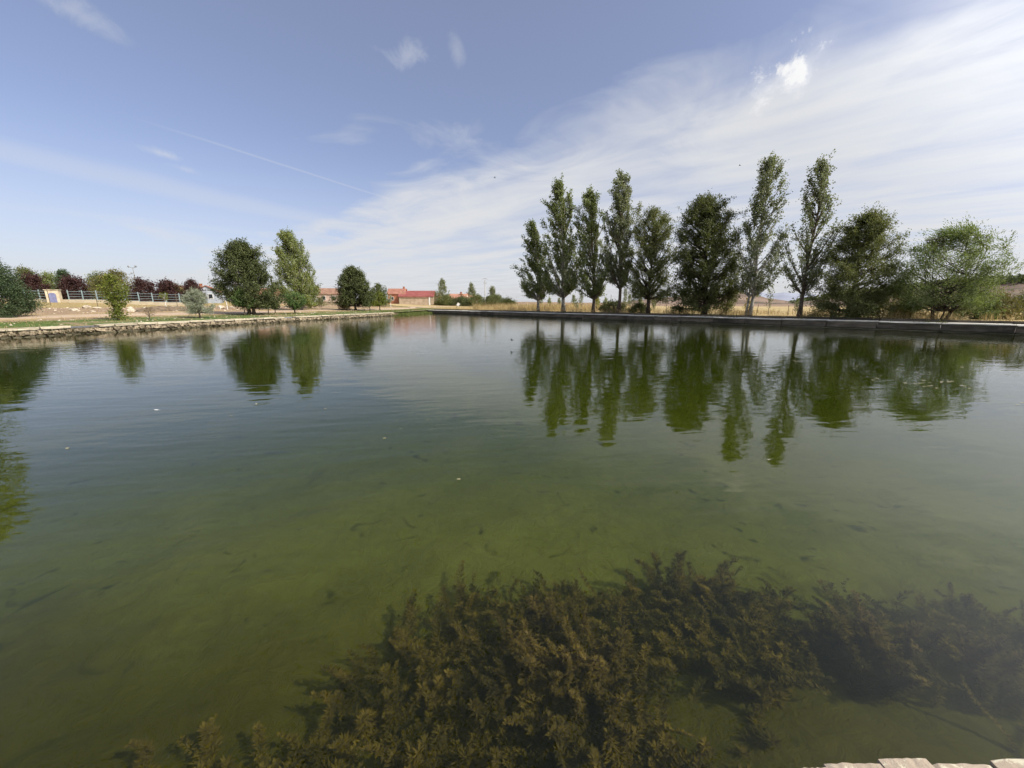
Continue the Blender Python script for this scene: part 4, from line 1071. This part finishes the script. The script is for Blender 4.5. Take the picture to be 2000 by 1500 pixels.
mast('taller floodlight mast with two lamp heads behind the purple plum tree', -83.5, 85, 7.2)
mast('lower, more distant floodlight mast left of the taller one', -99.5, 100, 6.7)
for lab, x_, y_, h_ in (('thin grey stake on the slope in front of the railing, near the conifer', -66.5, 54.5, 2.2), ('thin grey stake on the slope left of the yellow-green shrubby tree', -57.0, 52.0, 1.9), ('thin dark stake below the railing right of the young whitewashed tree', -51.8, 58.5, 2.0)):
    e_ = MB().tube([(0, 0, -.1), (.02, 0, h_*.5), (0, .02, h_)], [.04, .036, .03], 6).build('stake', MATS['post_wood'], None, False, (x_, y_, tz(x_, y_)))
    tag(e_, lab, 'stake', 'stakes on the left slope')
gp = empty('white_post_frame', (-41.4, 55, tz(-41.4, 55)))
tag(gp, 'bent white metal post beside the big dark oak', 'post')
MB().tube([(-.1, 0, -.05), (-.05, 0, .8), (-.15, 0, 1.3), (-.4, 0, 1.55), (-.7, 0, 1.6)], [.045]*5, 6).build('post', MATS['paint_white'], gp)
MB().tube([(-1.1, 0, -.05), (-1.1, 0, .7)], [.035]*2, 6).build('short_post', MATS['paint_white'], gp)

# utility poles
def wood_pole(label, x_, y_, h_, cross):
    e_ = empty('utility_pole', (x_, y_, tz(x_, y_)-.05)); tag(e_, label, 'pole')
    MB().tube([(0, 0, 0), (0, 0, h_*.5), (0, 0, h_)], [.14, .115, .09], 8).build('pole', MATS['concrete_top' if cross else 'post_wood'], e_)
    if cross:
        MB().tube([(-.85, 0, h_+.38), (-.45, 0, h_+.66), (0, 0, h_+.72), (.45, 0, h_+.66), (.85, 0, h_+.38)], [.05]*5, 5).tube([(0, 0, h_-.1), (-.4, 0, h_+.66)], [.035]*2, 5).tube([(0, 0, h_-.1), (.4, 0, h_+.66)], [.035]*2, 5).build('crossarm', MATS['steel'], e_)
        MB().box((0, 0, h_-.75), (.85, .16, .12)).box((-.38, -.02, h_-.6), (.16, .2, .26)).box((.38, -.02, h_-.6), (.16, .2, .26)).build('transformer', MATS['steel'], e_)
        for sg in (-.85, 0, .85): MB().tube([(sg, 0, h_+(.42 if sg else .74)), (sg, 0, h_+(.58 if sg else .9))], [.05, .03], 6).build('insulator', MATS['steel'], e_)
    else:
        MB().box((0, 0, h_-.25), (.5, .08, .08)).build('crossarm', MATS['post_wood'], e_)
        MB().box((0, -.12, 1.9), (.26, .1, .5)).build('meter_box', MATS['paint_white'], e_)
    return e_
wood_pole('grey power pole with forked crossarm between the two slim village poplars', -8.5, 120, 8.0, True)
wood_pole('wooden pole with white box left of the golden-green poplar', -38.9, 62, 5.3, False)
wood_pole('distant wooden pole in the dry field behind the brambles', 57.4, 220, 6.0, False)
sg_ = empty('tilted_sign', (-13.6, 92, tz(-13.6, 92)))
tag(sg_, 'white notice board tilted to the right on a leaning post by the far bank', 'sign')
mt = Matrix.Rotation(.55, 3, 'Y')
MB().box(mt @ Vector((0, 0, .4)), (.08, .08, .95), mt).build('post', MATS['post_wood'], sg_)
MB().box(mt @ Vector((0, -.06, 1.0)), (.62, .05, .75), mt).build('board', MATS['paint_white'], sg_)

# ------------------------------------------------------------------ village buildings
def house(name, label, x_, y_, w_, d_, he, hr, wallm, roofm, rz=0.0, wins=(), chim=None, door=None, over=.25, ridge_x=True):
    """gabled house; ridge along local x when ridge_x; openings on the local -y face"""
    e_ = empty(name, (x_, y_, tz(x_, y_)-.15), rz); tag(e_, label, 'building')
    hw_, hd = w_/2, d_/2; mb = MB()
    v_ = [(-hw_, -hd, 0), (hw_, -hd, 0), (hw_, hd, 0), (-hw_, hd, 0), (-hw_, -hd, he), (hw_, -hd, he), (hw_, hd, he), (-hw_, hd, he)]
    v_ += ([(-hw_, 0, he+hr), (hw_, 0, he+hr)] if ridge_x else [(0, -hd, he+hr), (0, hd, he+hr)])
    mb.v = [Vector(p) for p in v_]
    mb.f = [(0, 1, 5, 4), (2, 3, 7, 6), (1, 2, 6, 9, 5), (3, 0, 4, 8, 7)] if ridge_x else [(1, 2, 6, 5), (3, 0, 4, 7), (0, 1, 5, 8, 4), (2, 3, 7, 9, 6)]
    mb.build('wall', MATS[wallm], e_)
    rm = MB(); t_ = .14
    run = hd if ridge_x else hw_; ex = (hw_ if ridge_x else hd) + over; drop = hr*over/run
    for sg in (-1, 1):
        a_ = [(-ex, 0, he+hr+.02), (ex, 0, he+hr+.02), (ex, sg*(run+over), he-drop+.02), (-ex, sg*(run+over), he-drop+.02)]
        if not ridge_x: a_ = [(p[1], p[0], p[2]) for p in a_]
        b0 = len(rm.v); rm.v += [Vector(p) for p in a_] + [Vector((p[0], p[1], p[2]+t_)) for p in a_]
        for f in ((0, 1, 2, 3), (4, 5, 6, 7), (0, 1, 5, 4), (1, 2, 6, 5), (2, 3, 7, 6), (3, 0, 4, 7)): rm.f.append(tuple(b0+i for i in f))
    ro = rm.build('roof', MATS[roofm], e_)
    if chim: MB().box((chim[0], chim[1], he+hr+.15), (.5, .5, 1.1)).box((chim[0], chim[1], he+hr+.72), (.62, .62, .1)).build('chimney', MATS[chim[2]], ro)
    for wx_, wz_, ww_, wh_ in wins:
        w = MB().box((wx_, -hd-.02, wz_), (ww_+.16, .08, wh_+.16)).build('window', MATS['paint_white'], e_)
        MB().box((wx_, -hd-.065, wz_), (ww_, .03, wh_)).build('pane', MATS['window_dark'], w)
    if door: MB().box((door, -hd-.03, 1.15), (1.0, .08, 2.1)).build('door', MATS['post_wood'], e_)
    return e_
house('village_house', 'cream house with long brown roof behind the plum trees', -76.0, 89, 8.5, 6, 2.3, 1.4, 'plaster_cream', 'tile_brown', .35, ((-2.2, 1.6, .8, .9), (1.2, 1.6, .8, .9)), (2.5, 1.2, 'brick_wall'), -.6)
house('village_house', 'pale grey-blue house with red roof at the left side of the oak', -68.5, 86, 4.2, 6, 2.6, 1.2, 'plaster_grey', 'roof_rust', .55, ((.6, 1.6, .7, .9),), None, None, .25, False)
house('village_house', 'house with rusty red roof between the oak and the golden-green poplar', -59.0, 92, 6, 5, 2.2, 1.5, 'adobe', 'roof_rust', .2, ((0, 1.4, .8, .8),))
house('village_house', 'low pinkish house with long brown roof left of the round dark tree', -53.5, 112, 9.0, 6, 2.9, 1.5, 'plaster_pink', 'tile_brown', .12, ((-3.2, 1.7, .8, 1.0), (-.8, 1.7, .8, 1.0), (1.8, 1.7, .8, 1.0)), (-4.0, .8, 'brick_wall'), 3.4)
house('brick_house', 'red brick house with rust roof right of the light green small trees', -36.6, 122, 5.2, 6, 3.2, 1.6, 'brick_wall', 'roof_rust', .1, ((-1.2, 1.8, .8, 1.0),), (2.0, 0, 'brick_wall'), 1.2)
house('farm_shed', 'long farm shed with bright red metal roof', -30.2, 122, 10.5, 8, 2.5, 1.7, 'adobe', 'roof_red', .1, ((-3, 1.6, .7, .6), (3, 1.6, .7, .6)))
house('village_house', 'low house with orange tiled roof and cream gable above the bushes', -19.0, 136, 6.4, 6, 2.3, 1.7, 'plaster_cream', 'tile_orange', -.25, ((-1.8, 1.5, .8, .8), (1.0, 1.5, .8, .8)), (1.2, -.8, 'brick_wall'), None, .25, True)
house('village_house', 'cream gable end at the right of the orange tiled roof', -14.6, 137, 4.0, 5, 2.0, 1.5, 'plaster_cream', 'tile_orange', -.1, (), None, None, .2, False)
yw = empty('yard_wall', (-29.0, 113, tz(-29, 113)), .06); tag(yw, 'beige yard wall with tiled top in front of the red-roofed shed', 'wall')
MB().box((0, 0, 1.0), (8.6, .4, 2.2)).build('wall_face', MATS['adobe'], yw)
MB().box((0, -.05, 2.16), (8.8, .7, .12)).box((0, .05, 2.27), (8.8, .4, .1)).build('tile_coping', MATS['tile_brown'], yw)
MB().box((4.35, -.02, 1.05), (.3, .5, 2.3)).build('gate_pillar', MATS['paint_white'], yw)
yw = empty('yard_wall', (-45.0, 92, tz(-45, 92)), .1); tag(yw, 'long low pale wall behind the round dark tree', 'wall')
MB().box((0, 0, .35), (14, .35, .9)).build('wall_face', MATS['limestone'], yw)
MB().box((0, 0, .83), (14.1, .45, .08)).build('coping', MATS['coping'], yw)
car = empty('parked_car', (-51.9, 100, tz(-51.9, 100)), .15); tag(car, 'white car parked by the pinkish house', 'car')
cb = MB(); pr = [(-1.9, .35), (1.9, .35), (1.95, .75), (1.2, .9), (.6, 1.4), (-1.1, 1.42), (-1.75, .95), (-1.95, .8)]
n_ = len(pr)
for yy in (-.8, .8): cb.v += [Vector((p[0], yy*(.82 if p[1] > 1.2 else 1), p[1])) for p in pr]
cb.f = [tuple(range(n_)), tuple(range(2*n_-1, n_-1, -1))] + [(k, (k+1) % n_, n_+(k+1) % n_, n_+k) for k in range(n_)]
cb.build('body', MATS['car_white'], car)
for xx in (-.65, .25): MB().box((xx, -.79, 1.13), (.75, .06, .36)).build('window', MATS['window_dark'], car)
for xx in (-1.2, 1.2):
    for yy in (-.78, .78): MB().tube([(xx, yy-.09, .32), (xx, yy+.09, .32)], [.32, .32], 12).build('wheel', MATS['tyre'], car)
